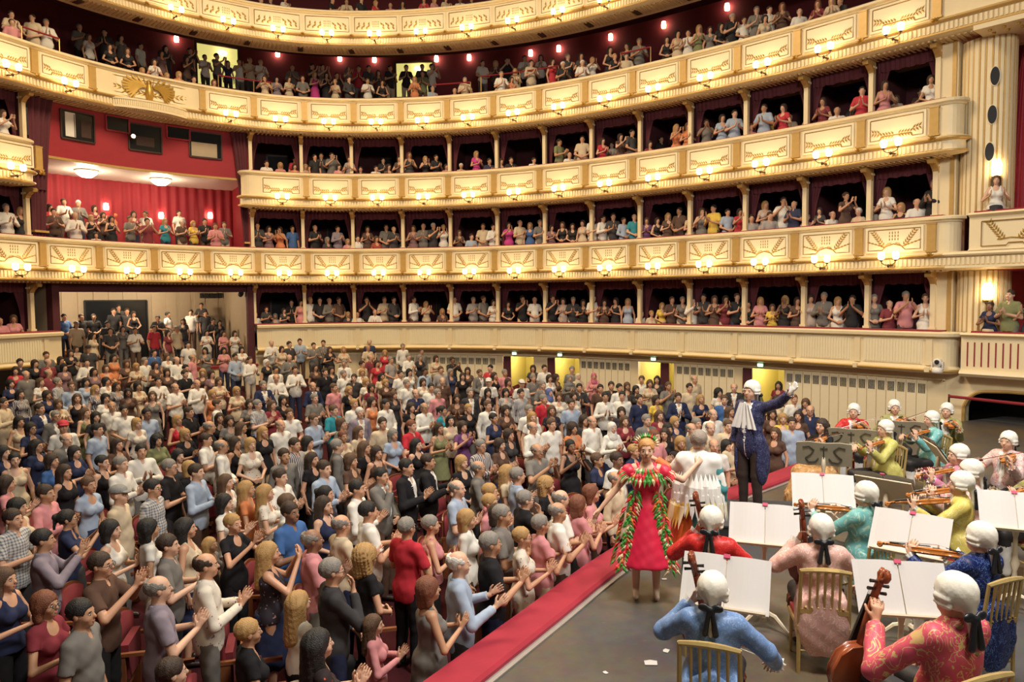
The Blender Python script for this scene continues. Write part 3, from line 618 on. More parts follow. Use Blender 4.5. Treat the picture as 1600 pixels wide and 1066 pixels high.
e = empty('barrier_rope', Matrix.Translation((0,0,0))); tag(e, 'dark red barrier rail stretched before the dark arch', 'barrier')
qa = pt(t_of_x(1483,.2,.7),.2,.62); qb = pt(19.7,.25,.55); MB().tube([qa, qb], .04, 6).obj('rail', VELVET, e); MB().tube([qa+Vector((0,0,.05)), Vector((qa.x,qa.y,0.0))], .025, 6).obj('post', BRONZE, e)
# white dome camera on the ledge
t = t_of_x(1463, .2, 1.4); e = empty('ledge_camera', frame(t, .12, TA-1.08)); tag(e, 'white swivel camera with a black lens on the ledge by the pillar', 'camera')
MB().lathe([(.13,0),(.14,.05),(.12,.14),(.05,.16)],12).obj('base', WHITE, e, smooth=True); hd = MB().lathe([(.02,-.11),(.1,-.08),(.125,0),(.1,.08),(.02,.11)],12,M=Matrix.Translation((0,0,.27)) @ Matrix.Rotation(R(90),4,'Y')).obj('head', WHITE, e, smooth=True)
MB().lathe([(.05,.0),(.06,.05),(.03,.06)],10,M=Matrix.Translation((.03,-.10,.30)) @ Matrix.Rotation(R(90),4,'X')).obj('lens', BLACK, hd)
for s in (-1,1): MB().box((s*.13,0,.2),(.03,.08,.2)).obj('arm', WHITE, e)
# ------------------------------------------------------------------ stalls floor and stage
AX = Vector((-.64,.77,0)).normalized()            # hall axis, away from the stage
def floor_z(x, y):
    s = x*AX.x+y*AX.y
    return float(np.interp(s, [0,8,14,19,24,28,31], [-.9,-.9,-.86,-.72,-.40,-.02,.05]))
mb = MB(); G = 40; vs = []
for i in range(G+1):
    for j in range(G+1):
        x = -24+40*i/G; y = -1+38*j/G; vs.append((x,y,floor_z(x,y)))
mb.add(vs, [(i*(G+1)+j,(i+1)*(G+1)+j,(i+1)*(G+1)+j+1,i*(G+1)+j+1) for i in range(G) for j in range(G)])
tname(mb.obj('floor', mat('stalls_carpet',(.05,.010,.013),.95,spec=.1)), 'dark red floor of the stalls', 'floor')
# ------------------------------------------------------------------ stage deck and red edge
m = bpy.data.materials.new('stage_boards'); m.use_nodes = True; nt = m.node_tree; b = nt.nodes['Principled BSDF']
tc = nt.nodes.new('ShaderNodeTexCoord')
def N(t): return nt.nodes.new(t)
n1 = N('ShaderNodeTexNoise'); n1.inputs['Scale'].default_value = .55; n1.inputs['Detail'].default_value = 6
cr1 = N('ShaderNodeValToRGB'); cr1.color_ramp.elements[0].color = (.085,.085,.09,1); cr1.color_ramp.elements[0].position = .42; cr1.color_ramp.elements[1].color = (.17,.125,.075,1); cr1.color_ramp.elements[1].position = .62
n2 = N('ShaderNodeTexNoise'); n2.inputs['Scale'].default_value = 9; n2.inputs['Detail'].default_value = 8
mp = N('ShaderNodeMapping'); mp.inputs['Rotation'].default_value = (0,0,R(40)); mp.inputs['Scale'].default_value = (.6,5,1)
n3 = N('ShaderNodeTexNoise'); n3.inputs['Scale'].default_value = 6; n3.inputs['Detail'].default_value = 9; n3.inputs['Roughness'].default_value = .75
cr2 = N('ShaderNodeValToRGB'); cr2.color_ramp.elements[0].position = .62; cr2.color_ramp.elements[0].color = (0,0,0,1); cr2.color_ramp.elements[1].position = .78; cr2.color_ramp.elements[1].color = (1,1,1,1)
mx = N('ShaderNodeMix'); mx.data_type = 'RGBA'; mx.inputs[7].default_value = (.36,.34,.31,1)
mx2 = N('ShaderNodeMix'); mx2.data_type = 'RGBA'; mx2.blend_type = 'MULTIPLY'; mx2.inputs[0].default_value = .55
L = nt.links.new
L(tc.outputs['Object'], n1.inputs['Vector']); L(tc.outputs['Object'], n2.inputs['Vector']); L(tc.outputs['Object'], mp.inputs['Vector']); L(mp.outputs[0], n3.inputs['Vector'])
L(n1.outputs['Fac'], cr1.inputs[0]); L(cr1.outputs[0], mx2.inputs[6]); L(n2.outputs['Color'], mx2.inputs[7]); L(mx2.outputs[2], mx.inputs[6]); L(n3.outputs['Fac'], cr2.inputs[0]); L(cr2.outputs[0], mx.inputs[0]); L(mx.outputs[2], b.inputs['Base Color'])
b.inputs['Roughness'].default_value = .42
STAGEM = m
edge_in = [at_z(*p, 0.0) for p in ((761,1066),(874,974),(990,881),(1131,794),(1222,757))]
d0 = (edge_in[0]-edge_in[1]).normalized(); d1 = (edge_in[-1]-edge_in[-2]).normalized()
_e = edge_in; _o = []
for i in range(len(_e)-1):
    a, b2, c, d = _e[max(i-1,0)], _e[i], _e[i+1], _e[min(i+2,len(_e)-1)]
    for k in range(4):
        f = k/4; _o.append(.5*((2*b2)+(c-a)*f+(2*a-5*b2+4*c-d)*f*f+(3*b2-a-3*c+d)*f**3))
edge_in = _o+[_e[-1]]
edge_in = [edge_in[0]+d0*9, edge_in[0]+d0*3]+edge_in+[edge_in[-1]+d1*3.0, edge_in[-1]+d1*8]
def offs(pl, d):
    out = []
    for i, p in enumerate(pl):
        g = (pl[min(i+1,len(pl)-1)]-pl[max(i-1,0)]).normalized(); out.append(p+Vector((-g.y,g.x,0))*d)
    return out
edge_out = offs(edge_in, .42); edge_line = offs(edge_in, -.06)
far = [Vector((16,-9,0)), Vector((16,24,0))]
mb = MB()
vsl = [Vector((p.x,p.y,0)) for p in edge_in]; poly = vsl+[Vector((18,22,0)),Vector((18,-9,0))]
mb.add(poly, [tuple(range(len(poly)))[::-1]])
st = tname(mb.obj('floor_stage', STAGEM), 'scuffed dark grey stage floor', 'floor')
if st.data.polygons[0].normal.z < 0: st.data.flip_normals()
n = len(edge_in); mb = MB()
lo = edge_in; hi = edge_out
prof = []
vs = []
for a, c in zip(edge_in, edge_out):
    for u, z in ((0,0.0),(0.0,.05),(.08,.075),(.92,.075),(1,.04),(1,-1.0)):
        q = a+(c-a)*u; vs.append(Vector((q.x,q.y,z)))
k = 6
mb.add(vs, [(i*k+j,(i+1)*k+j,(i+1)*k+j+1,i*k+j+1) for i in range(n-1) for j in range(k-1)])
rm = mat('red_edge_carpet', (.30,.010,.028), .85, noise=.18, nscale=5, sheen=.05)
tag(mb.obj('stage_edge', rm), 'red carpeted ledge along the front of the stage', 'stage edge', kind='structure')
mb = MB()
for i in range(n-1):
    a, c = edge_in[i], edge_in[i+1]; a2, c2 = edge_line[i], edge_line[i+1]
    mb.hexa([a+Vector((0,0,.001)),c+Vector((0,0,.001)),c2+Vector((0,0,.001)),a2+Vector((0,0,.001))],[a+Vector((0,0,.018)),c+Vector((0,0,.018)),c2+Vector((0,0,.018)),a2+Vector((0,0,.018))])
mb.obj('metal_strip', mat('worn_steel',(.45,.43,.41),.4,.6), bpy.data.objects['stage_edge'])
# ------------------------------------------------------------------ bodies: distance fields turned into continuous meshes
class Field:
    def __init__(s, lo, hi, h):
        s.lo = np.array(lo, np.float32); s.h = h; s.n = np.ceil((np.array(hi)-np.array(lo))/h).astype(int)+1
        s.D = np.full(tuple(s.n), .15, np.float32)
        s.ax = [s.lo[i]+h*np.arange(s.n[i], dtype=np.float32) for i in range(3)]
    def sub(s, lo, hi):
        a = np.clip(((np.array(lo)-s.lo)/s.h).astype(int), 0, s.n); b = np.clip(((np.array(hi)-s.lo)/s.h).astype(int)+2, 0, s.n)
        return tuple(slice(i, j) for i, j in zip(a, b))
    def pts(s, sl): return np.meshgrid(s.ax[0][sl[0]], s.ax[1][sl[1]], s.ax[2][sl[2]], indexing='ij', sparse=True)
    def put(s, sl, d, k, neg=False):
        D = s.D[sl]
        if neg: s.D[sl] = np.maximum(D, -d); return
        if k > 0:
            hh = np.clip(.5+.5*(D-d)/k, 0, 1); s.D[sl] = D*(1-hh)+d*hh-k*hh*(1-hh)
        else: s.D[sl] = np.minimum(D, d)
    def cone(s, a, b, ra, rb, k=.02, infl=0., neg=False, clip=None):
        a = np.array(a, np.float32); b = np.array(b, np.float32); ra += infl; rb += infl; m = max(ra, rb)+.05
        sl = s.sub(np.minimum(a, b)-m, np.maximum(a, b)+m)
        if min(s.D[sl].shape) == 0: return
        x, y, z = s.pts(sl); ba = b-a; L = float(ba@ba)+1e-9
        t = np.clip(((x-a[0])*ba[0]+(y-a[1])*ba[1]+(z-a[2])*ba[2])/L, 0, 1)
        d = np.sqrt((x-a[0]-t*ba[0])**2+(y-a[1]-t*ba[1])**2+(z-a[2]-t*ba[2])**2)-(ra+(rb-ra)*t)
        if clip is not None:
            c = np.array(clip[0]); n_ = np.array(clip[1]); d = np.maximum(d, (x-c[0])*n_[0]+(y-c[1])*n_[1]+(z-c[2])*n_[2])
        s.put(sl, d, k, neg)
    def ell(s, c, r, k=.02, infl=0., neg=False):
        c = np.array(c, np.float32); r = np.array(r, np.float32)+infl; m = r+.05
        sl = s.sub(c-m, c+m)
        if min(s.D[sl].shape) == 0: return
        x, y, z = s.pts(sl); X, Y, Z = (x-c[0])/r[0], (y-c[1])/r[1], (z-c[2])/r[2]
        k0 = np.sqrt(X*X+Y*Y+Z*Z)+1e-6; k1 = np.sqrt((X/r[0])**2+(Y/r[1])**2+(Z/r[2])**2)+1e-6
        s.put(sl, k0*(k0-1)/k1, k, neg)
    def cut(s, c, n_):
        x, y, z = s.pts((slice(None),)*3); s.D = np.maximum(s.D, ((x-c[0])*n_[0]+(y-c[1])*n_[1]+(z-c[2])*n_[2]).astype(np.float32))
    def wrinkle(s, amp, f, seed=0.):
        x, y, z = s.pts((slice(None),)*3)
        s.D = s.D+amp*(np.sin(f*(x*1.1+z*.9)+seed)*np.sin(f*(y*1.2-z*.7)+2*seed)+.6*np.sin(f*2.1*(x-.4*z)+1.3*seed)*np.sin(f*1.7*(y+.8*z)))
    def mesh(s):
        D = s.D; D[0] = D[-1] = .1; D[:,0] = D[:,-1] = .1; D[:,:,0] = D[:,:,-1] = .1
        ins = D < 0; nx, ny, nz = D.shape
        cnt = np.zeros((nx-1,ny-1,nz-1), np.int8)
        cs = [(i,j,k) for i in (0,1) for j in (0,1) for k in (0,1)]
        for i,j,k in cs: cnt += ins[i:nx-1+i, j:ny-1+j, k:nz-1+k]
        act = np.argwhere((cnt > 0) & (cnt < 8)); idx = -np.ones(cnt.shape, np.int32); idx[tuple(act.T)] = np.arange(len(act))
        val = np.stack([D[act[:,0]+i, act[:,1]+j, act[:,2]+k] for i,j,k in cs], 1)
        P = np.zeros((len(act),3)); W = np.zeros(len(act)); off = np.array(cs, float)
        for a in range(8):
            for b in range(a+1, 8):
                if np.abs(off[a]-off[b]).sum() != 1: continue
                va, vb = val[:,a], val[:,b]; m = (va < 0) != (vb < 0)
                t = np.where(m, va/(va-vb+1e-12), 0)
                P += np.where(m[:,None], off[a]+(off[b]-off[a])*t[:,None], 0); W += m
        V = s.lo+(act+P/W[:,None])*s.h
        Q = []
        for ax in range(3):
            sl0 = [slice(None)]*3; sl1 = [slice(None)]*3; sl0[ax] = slice(0,-1); sl1[ax] = slice(1,None)
            a, b = ins[tuple(sl0)], ins[tuple(sl1)]; e = np.argwhere(a != b); fl = a[tuple(e.T)]
            u, v = (ax+1) % 3, (ax+2) % 3
            def cell(du, dv):
                c = e.copy(); c[:,u] -= du; c[:,v] -= dv; return idx[tuple(c.T)]
            q = np.stack([cell(1,1), cell(0,1), cell(0,0), cell(1,0)], 1)
            q[~fl] = q[~fl][:,::-1]; Q.append(q)
        return V, np.concatenate(Q)
def to_mesh(name, V, Q, slots, mi=None, dec=None, smooth=True):
    me = bpy.data.meshes.new(name); me.vertices.add(len(V)); me.vertices.foreach_set('co', V.astype(np.float32).ravel())
    me.loops.add(Q.size); me.loops.foreach_set('vertex_index', Q.astype(np.int32).ravel())
    me.polygons.add(len(Q)); me.polygons.foreach_set('loop_start', np.arange(0, Q.size, Q.shape[1], dtype=np.int32))
    for m in slots: me.materials.append(m)
    if mi is not None: me.polygons.foreach_set('material_index', mi.astype(np.int32))
    me.update(calc_edges=True); me.validate()
    if dec and dec < 1:
        o = bpy.data.objects.new('tmp', me); COL.objects.link(o); md = o.modifiers.new('d', 'DECIMATE'); md.ratio = dec
        dg = bpy.context.evaluated_depsgraph_get(); m2 = bpy.data.meshes.new_from_object(o.evaluated_get(dg)); m2.name = name
        bpy.data.objects.remove(o); bpy.data.meshes.remove(me); me = m2
    if smooth: me.polygons.foreach_set('use_smooth', [True]*len(me.polygons))
    return me
A3 = lambda *v: np.array(v, float)
def unit(v): v = np.array(v, float); return v/np.linalg.norm(v)
# pose: right and left (elbow, wrist, finger direction, palm normal, curl); body faces +y
def mir(t): return tuple(A3(-p[0], p[1], p[2]) if hasattr(p, '__len__') else p for p in t)
_cl = (A3(.27,.06,1.12), A3(.05,.30,1.20), A3(-.05,.55,.8), A3(-1,0,0), .15)
_hi = (A3(.28,.16,1.20), A3(.055,.34,1.42), A3(-.05,.35,.9), A3(-1,0,0), .12)
_ap = (A3(.28,.08,1.12), A3(.15,.32,1.22), A3(-.1,.8,.55), A3(-.9,.1,.2), .15)
_dn = (A3(.235,-.03,1.12), A3(.235,.05,.88), A3(0,.15,-1), A3(-1,0,0), .35)
_fo = (A3(.26,.02,1.12), A3(.08,.22,1.0), A3(-.9,.25,-.15), A3(0,-1,0), .3)
_fc = (A3(.20,.20,1.15), A3(.05,.18,1.42), A3(-.2,.0,.95), A3(0,-1,.1), .7)
_ph = (A3(.27,.18,1.26), A3(.075,.30,1.54), A3(-.5,.2,.75), A3(-.5,-.8,0), .6)
_ra = (A3(.27,.10,1.62), A3(.27,.18,1.87), A3(.1,.1,.95), A3(-.3,.9,0), .1)
POSES = {'c': (_cl, mir(_cl)), 'h': (_hi, mir(_hi)), 'a': (_ap, mir(_ap)), 'd': (_dn, mir(_dn)), 'f': (_fo, mir(_fo)), 'q': (_fc, mir(_fo)), 'p': (_ph, mir(_ph)), 'r': (_ra, mir(_dn)),
 'v': ((A3(.31,.14,1.21), A3(.20,.36,1.34), A3(-.6,.6,-.2), A3(-.2,-.2,-1), .8), (A3(-.25,.24,1.20), A3(-.27,.44,1.36), A3(.15,-.1,1), A3(.9,.1,0), .7)),
 'V': ((A3(.36,.10,1.20), A3(.42,.32,1.02), A3(-.3,.8,-.5), A3(-.3,-.2,-1), .8), (A3(-.36,.10,1.24), A3(-.17,.20,1.44), A3(.5,-.1,.8), A3(.6,-.8,0), .8)),
 'B': ((A3(.30,.20,1.16), A3(.20,.42,1.00), A3(-.6,.6,-.5), A3(-.3,-.2,-1), .8), (A3(-.33,.24,1.12), A3(-.13,.44,1.30), A3(.25,.1,.95), A3(.5,.8,0), .9)),
 'C': (_dn, (A3(-.42,.03,1.50), A3(-.63,.10,1.66), A3(-.6,.1,.75), A3(.3,.9,0), .05)),
 'G': ((A3(.33,.02,1.17), A3(.50,.10,.97), A3(.5,.3,-.8), A3(-.7,.5,0), .3), (A3(-.38,.02,1.30), A3(-.54,-.12,1.44), A3(-.6,-.5,.5), A3(.3,-.5,-.5), .5)),
 'O': (_dn, (A3(-.30,.06,1.24), A3(-.47,.02,1.38), A3(-.8,.1,.3), A3(0,.2,-1), .5))}
WIDE = {'V':.62,'B':.62,'C':.95,'G':.8,'O':.75,'v':.5}
GEN = {'m': dict(sw=.165, ch=1.0, bust=0, hip=1.0, arm=1.0, neck=.056, jaw=1.0), 'f': dict(sw=.143, ch=.88, bust=1, hip=1.04, arm=.82, neck=.046, jaw=.88)}
def hand(F, W, d, n_, curl, k=.006, sc_=1.0):
    d = unit(d); n_ = unit(n_-d*(n_@d)); s = np.cross(d, n_)
    side = 1 if W[0] > 0 else -1
    th = s if (s@A3(0,0,1)+s@A3(-side*.3,.5,0)) > 0 else -s
    for j in (-1.3,-.4,.4,1.3): F.cone(W+d*.012+s*.006*j, W+d*.085+s*.0205*j*.75, .017, .0135, .008)
    for j, L in ((-1.5,.058),(-.5,.073),(.5,.078),(1.5,.068)):
        o = th@s; L2 = L if o > 0 else {-1.5:.068,-.5:.078,.5:.073,1.5:.058}[j]
        r0 = W+d*.085+s*.0205*j; d1 = unit(d+n_*curl*.6+s*j*.07); m = r0+d1*L2*.55; d2 = unit(d+n_*curl*1.6+s*j*.05)
        F.cone(r0, m, .0098, .009, .004); F.cone(m, m+d2*L2*.5, .009, .0075, .004)
    t0 = W+d*.028+th*.024; t1 = t0+unit(d*.7+th*.75+n_*.25)*.045; F.cone(t0, t1, .0135, .0105, .008); F.cone(t1, t1+unit(d+th*.35+n_*.3)*.035, .0105, .0085, .004)
def upper(J, dz):
    out = []
    for e, w_, d, n_, c in J: out.append((e+A3(0,0,dz), w_+A3(0,0,dz), d, n_, c))
    return out
SIT = -.40
def legs(sit, spread=.0):
    r = []
    for s in (1, -1):
        if sit: r.append((A3(s*.095,.02,.52), A3(s*(.13+spread),.44,.52), A3(s*(.13+spread),.40,.09)))
        else: r.append((A3(s*.095,0,.90), A3(s*(.105+spread),.02,.49), A3(s*(.11+spread),-.01,.085)))
    return r
def torso(F, g, dz, infl=0., lean=0., k=.05, top=True):
    G = GEN[g]; c = G['ch']
    F.ell((0,0,.95+dz), (.165*G['hip'],.118,.125), k, infl); F.ell((0,.0,1.10+dz), (.140*c,.105*c,.15), k, infl)
    F.ell((0,.0,1.28+dz), (.168*c,.118*c,.17), k, infl)
    if G['bust']:
        for s in (-1,1): F.ell((s*.07,.085,1.265+dz), (.07,.062,.07), .03, infl)
    else: F.ell((0,.055,1.10+dz), (.12,.085,.13), .05, infl)
    if top: F.cone((-G['sw']+.02,-.012,1.405+dz), (G['sw']-.02,-.012,1.405+dz), .062*c, .062*c, .05, infl); F.cone((0,-.015,1.40+dz), (0,-.01,1.46+dz), .075, .05, .04, infl)
def head(F, g, dz):
    G = GEN[g]; z = dz
    F.cone((0,-.012,1.40+z), (0,.004,1.55+z), G['neck']+.006, G['neck'], .02)
    F.ell((0,-.006,1.635+z), (.077,.098,.094), .01); F.ell((0,.034,1.575+z), (.060*G['jaw'],.066,.072), .03); F.ell((0,.070,1.528+z), (.027*G['jaw'],.027,.022), .025)
    for s in (-1,1):
        F.ell((s*.036,.062,1.578+z), (.026,.026,.024), .02); F.ell((s*.080,-.004,1.607+z), (.010,.021,.031), .005)
        F.ell((s*.033,.101,1.617+z), (.019,.017,.012), neg=True)
    F.cone((-.03,.082,1.637+z), (.03,.082,1.637+z), .012, .012, .012)
    F.cone((0,.088,1.628+z), (0,.112,1.590+z), .008, .0135, .010)
    F.ell((0,.092,1.552+z), (.024,.012,.008), .006)
def arms(F, g, J, infl=0., k=.025, upto=None):
    G = GEN[g]; a = G['arm']
    for (e, w_, d, n_, c), s in zip(J, (1,-1)):
        sh = A3(s*G['sw'], -.012, 1.40+F.dz); F.cone(sh, e, .052*a, .041*a, k, infl); F.cone(e, w_, .041*a, .026*a, .012, infl)
SKIN0 = mat('skin_light', (.58,.315,.195), .5, noise=.05, nscale=12)
EYEW = mat('eye_white', (.75,.72,.68), .3); EYED = mat('eye_dark', (.03,.02,.015), .2); LIPS = mat('lips', (.42,.13,.11), .45)
SHOE = mat('shoe_leather', (.03,.02,.016), .4)
HAIRD = mat('hair_dark_brown', (.035,.018,.010), .55, bump=.6, bscale=90)
def eyes_mesh(dz):
    v = []; f = []; mi = []
    def sph(c, r, m, n=8):
        o = len(v)
        for i in range(n//2+1):
            th = math.pi*i/(n//2)
            for j in range(n): ph = 2*math.pi*j/n; v.append((c[0]+r[0]*math.sin(th)*math.cos(ph), c[1]+r[1]*math.sin(th)*math.sin(ph), c[2]+r[2]*math.cos(th)))
        for i in range(n//2):
            for j in range(n): f.append((o+i*n+j, o+(i+1)*n+j, o+(i+1)*n+(j+1) % n, o+i*n+(j+1) % n)); mi.append(m)
    for s in (-1,1):
        sph((s*.033,.083,1.617+dz), (.0120,.0110,.0075), 1); sph((s*.033,.0915,1.616+dz), (.0062,.0042,.0064), 2); sph((s*.034,.093,1.640+dz), (.017,.007,.0042), 4)
    sph((0,.1005,1.5545+dz), (.022,.006,.0042), 3); sph((0,.1005,1.5475+dz), (.018,.006,.0042), 3)
    return np.array(v), np.array(f), np.array(mi)
PROTO = {}
def body(g, pose, sit):
    key = ('b', g, pose, sit)
    if key in PROTO: return PROTO[key]
    dz = SIT if sit else 0.; J = upper(POSES[pose], dz)
    F = Field((-WIDE.get(pose,.42),-.22,0), (WIDE.get(pose,.42),.66 if sit or pose in WIDE else .48,2.06 if pose in 'rC' else 1.76+dz*.9+(.12 if pose in 'VB' else 0)), .0085); F.dz = dz
    torso(F, g, dz); head(F, g, dz); arms(F, g, J)
    for e, w_, d, n_, c in J: hand(F, w_, d, n_, c)
    for hp, kn, an in legs(sit):
        F.cone(hp, kn, .088, .058, .04); F.cone(kn, an, .056, .036, .02); F.cone(an+A3(0,-.03,-.03), an+A3(0,.14,-.045), .036, .028, .02)
    V, Q = F.mesh(); ctr = V[Q].mean(1)
    mi = np.where(ctr[:,2] < .10, 5, 0)
    me = to_mesh('body', V, Q, [SKIN0, EYEW, EYED, LIPS, HAIRD, SHOE], mi, .16)
    ev, ef, em = eyes_mesh(dz)
    V2 = np.array([v.co for v in me.vertices]); bm = bpy.data.meshes.new('person')
    polys = [tuple(p.vertices) for p in me.polygons]; mats_ = [p.material_index for p in me.polygons]; o = len(V2)
    bm.from_pydata(np.vstack([V2, ev]).tolist(), [], polys+[tuple(int(i)+o for i in q) for q in ef])
    for m in (SKIN0, EYEW, EYED, LIPS, HAIRD, SHOE): bm.materials.append(m)
    bm.polygons.foreach_set('material_index', mats_+em.tolist()); bm.polygons.foreach_set('use_smooth', [True]*len(bm.polygons)); bm.update()
    bpy.data.meshes.remove(me); PROTO[key] = bm; return bm
# garments -----------------------------------------------------------
CLOTH0 = mat('cloth_white', (.72,.69,.62), .8)
def top(g, pose, sit, kind):
    key = ('t', g, pose, sit, kind)
    if key in PROTO: return PROTO[key]
    dz = SIT if sit else 0.; J = upper(POSES[pose], dz); G = GEN[g]; a = G['arm']
    F = Field((-WIDE.get(pose,.42),-.32 if kind in 'oR' else -.24,.10 if kind in 'oR' else .35 if sit else .30), (WIDE.get(pose,.42),.5,2.0 if pose in 'rC' else 1.56+dz*.9+(.14 if pose in 'VB' else 0)), .0125); F.dz = dz
    inf = {'l':.010,'s':.010,'t':.008,'n':.008,'j':.019,'e':.009,'o':.022,'R':.010}[kind]
    torso(F, g, dz, inf, k=.035, top=(kind not in 'neR'))
    if kind in 'neR':
        for s in (-1,1): F.cone((s*.085,-.07,1.36+dz), (s*.09,-.0,1.455+dz), .03, .022, .02); F.cone((s*.09,0,1.455+dz), (s*.085,.08,1.34+dz), .022, .03, .02)
        F.cone((-.10,-.02,1.33+dz), (.10,-.02,1.33+dz), .085*G['ch'], .085*G['ch'], .03, .008)
    if kind == 'o':                                     # tail coat
        if sit:
            F.ell((0,-.17,.42), (.21,.05,.30), .06); F.ell((-.17,-.06,.45), (.05,.14,.24), .05); F.ell((.17,-.06,.45), (.05,.14,.24), .05)
        else:
            F.ell((0,-.12,.66), (.20,.06,.38), .06); F.ell((-.17,-.02,.68), (.05,.13,.32), .05); F.ell((.17,-.02,.68), (.05,.13,.32), .05)
    if kind == 'R':                                     # flared calf-length dress with puffed sleeves
        F.cone((0,0,.98), (0,.03,.42), .150, .30, .05); F.ell((0,.03,.42), (.31,.27,.14), .04)
        for s in (-1,1): F.ell((s*.185,-.01,1.37), (.085,.085,.085), .03)
    if kind == 'e':                                     # dress
        if sit: F.ell((0,.2,.55), (.19,.30,.11), .05)
        else: F.cone((0,0,.92), (0,.02,.52), .165, .23, .06)
    elif not sit and kind != 'R': F.ell((0,.0,.92), (.190,.142,.22), .03, inf*.4)
    elif sit: F.ell((0,.03,.62), (.188,.150,.17), .03, inf*.4)
    if kind == 'e': F.ell((0,0,.93+dz), (.185,.138,.14), .04)
    for (e, w_, d, n_, c), s in zip(J, (1,-1)):
        sh = A3(s*G['sw'], -.012, 1.40+dz)
        if kind in 'ljo': F.cone(sh, e, .050*a, .043*a, .02, inf); q = w_-(w_-e)*.06; F.cone(e, q, .044*a, .032*a, .02, inf, clip=(q, unit(w_-e)))
        elif kind in 'st':
            u = .72 if kind == 's' else .45; q = sh+(e-sh)*u; F.cone(sh, e, .051*a, .05*a, .02, inf+.004, clip=(q, unit(e-sh)))
    hem = (.80 if not sit else .45) if kind in 'lstjo' else (.90 if not sit else .46)
    if kind == 'j': hem = .72 if not sit else .44
    if kind == 'o': hem = .16 if sit else .34
    if kind == 'R': hem = .40
    if kind == 'e': hem = .54 if not sit else .44
    F.cut((0,0,hem), (0,0,-1))
    if g == 'f' and kind in 'tneR': F.ell((0,.12,1.43+dz), (.085,.10,.09), neg=True)
    else: F.ell((0,.11,1.475+dz), (.045,.07,.075 if kind in 'ls' else .10), neg=True)
    F.wrinkle(.0032 if kind != 'n' else .002, 26, (hash(pose) % 7)*.5 if False else ord(pose)*.37)
    V, Q = F.mesh(); ctr = V[Q].mean(1); mi = None; slots = [CLOTH0]
    if kind in 'jo':
        zz = ctr[:,2]-dz; mi = np.where((ctr[:,1] > .05) & (np.abs(ctr[:,0]) < np.clip((zz-1.02)*.16,0,.07)+.004) & (zz < 1.47), 1, 0); slots = [CLOTH0, CLOTH0]
    me = to_mesh('top', V, Q, slots, mi, .5); PROTO[key] = me; return me
def bottom(sit, kind):
    key = ('p', sit, kind)
    if key in PROTO: return PROTO[key]
    F = Field((-.32,-.22,.03), (.32,.60,1.06), .0125) if kind != 'w' else Field((-.5,-.22,.02), (.5,.85,1.06), .0125); dz = SIT if sit else 0
    F.ell((0,0,.95+dz), (.168,.122,.12), .03, .012)
    if kind == 'k' and not sit: F.cone((0,0,.93), (0,0,.52), .165, .20, .04)
    else:
        for hp, kn, an in legs(sit): F.cone(hp, kn, .092, .066, .03, .008); F.cone(kn, an, .064, .05, .02, .008)
    if kind == 'w': F.ell((0,.22,.46), (.34,.38,.16), .05); F.cone((0,.28,.42), (0,.40,.10), .28, .36, .06)
    F.cut((0,0,1.0+dz), (0,0,1)); F.wrinkle(.003 if kind != 'w' else .009, 24, 1.2)
    V, Q = F.mesh(); ctr = V[Q].mean(1); mi = np.where(ctr[:,2] < .40, 1, 0) if kind == 'y' else None
    me = to_mesh('trousers', V, Q, [CLOTH0]+([CLOTH0] if kind == 'y' else []), mi, .4); PROTO[key] = me; return me
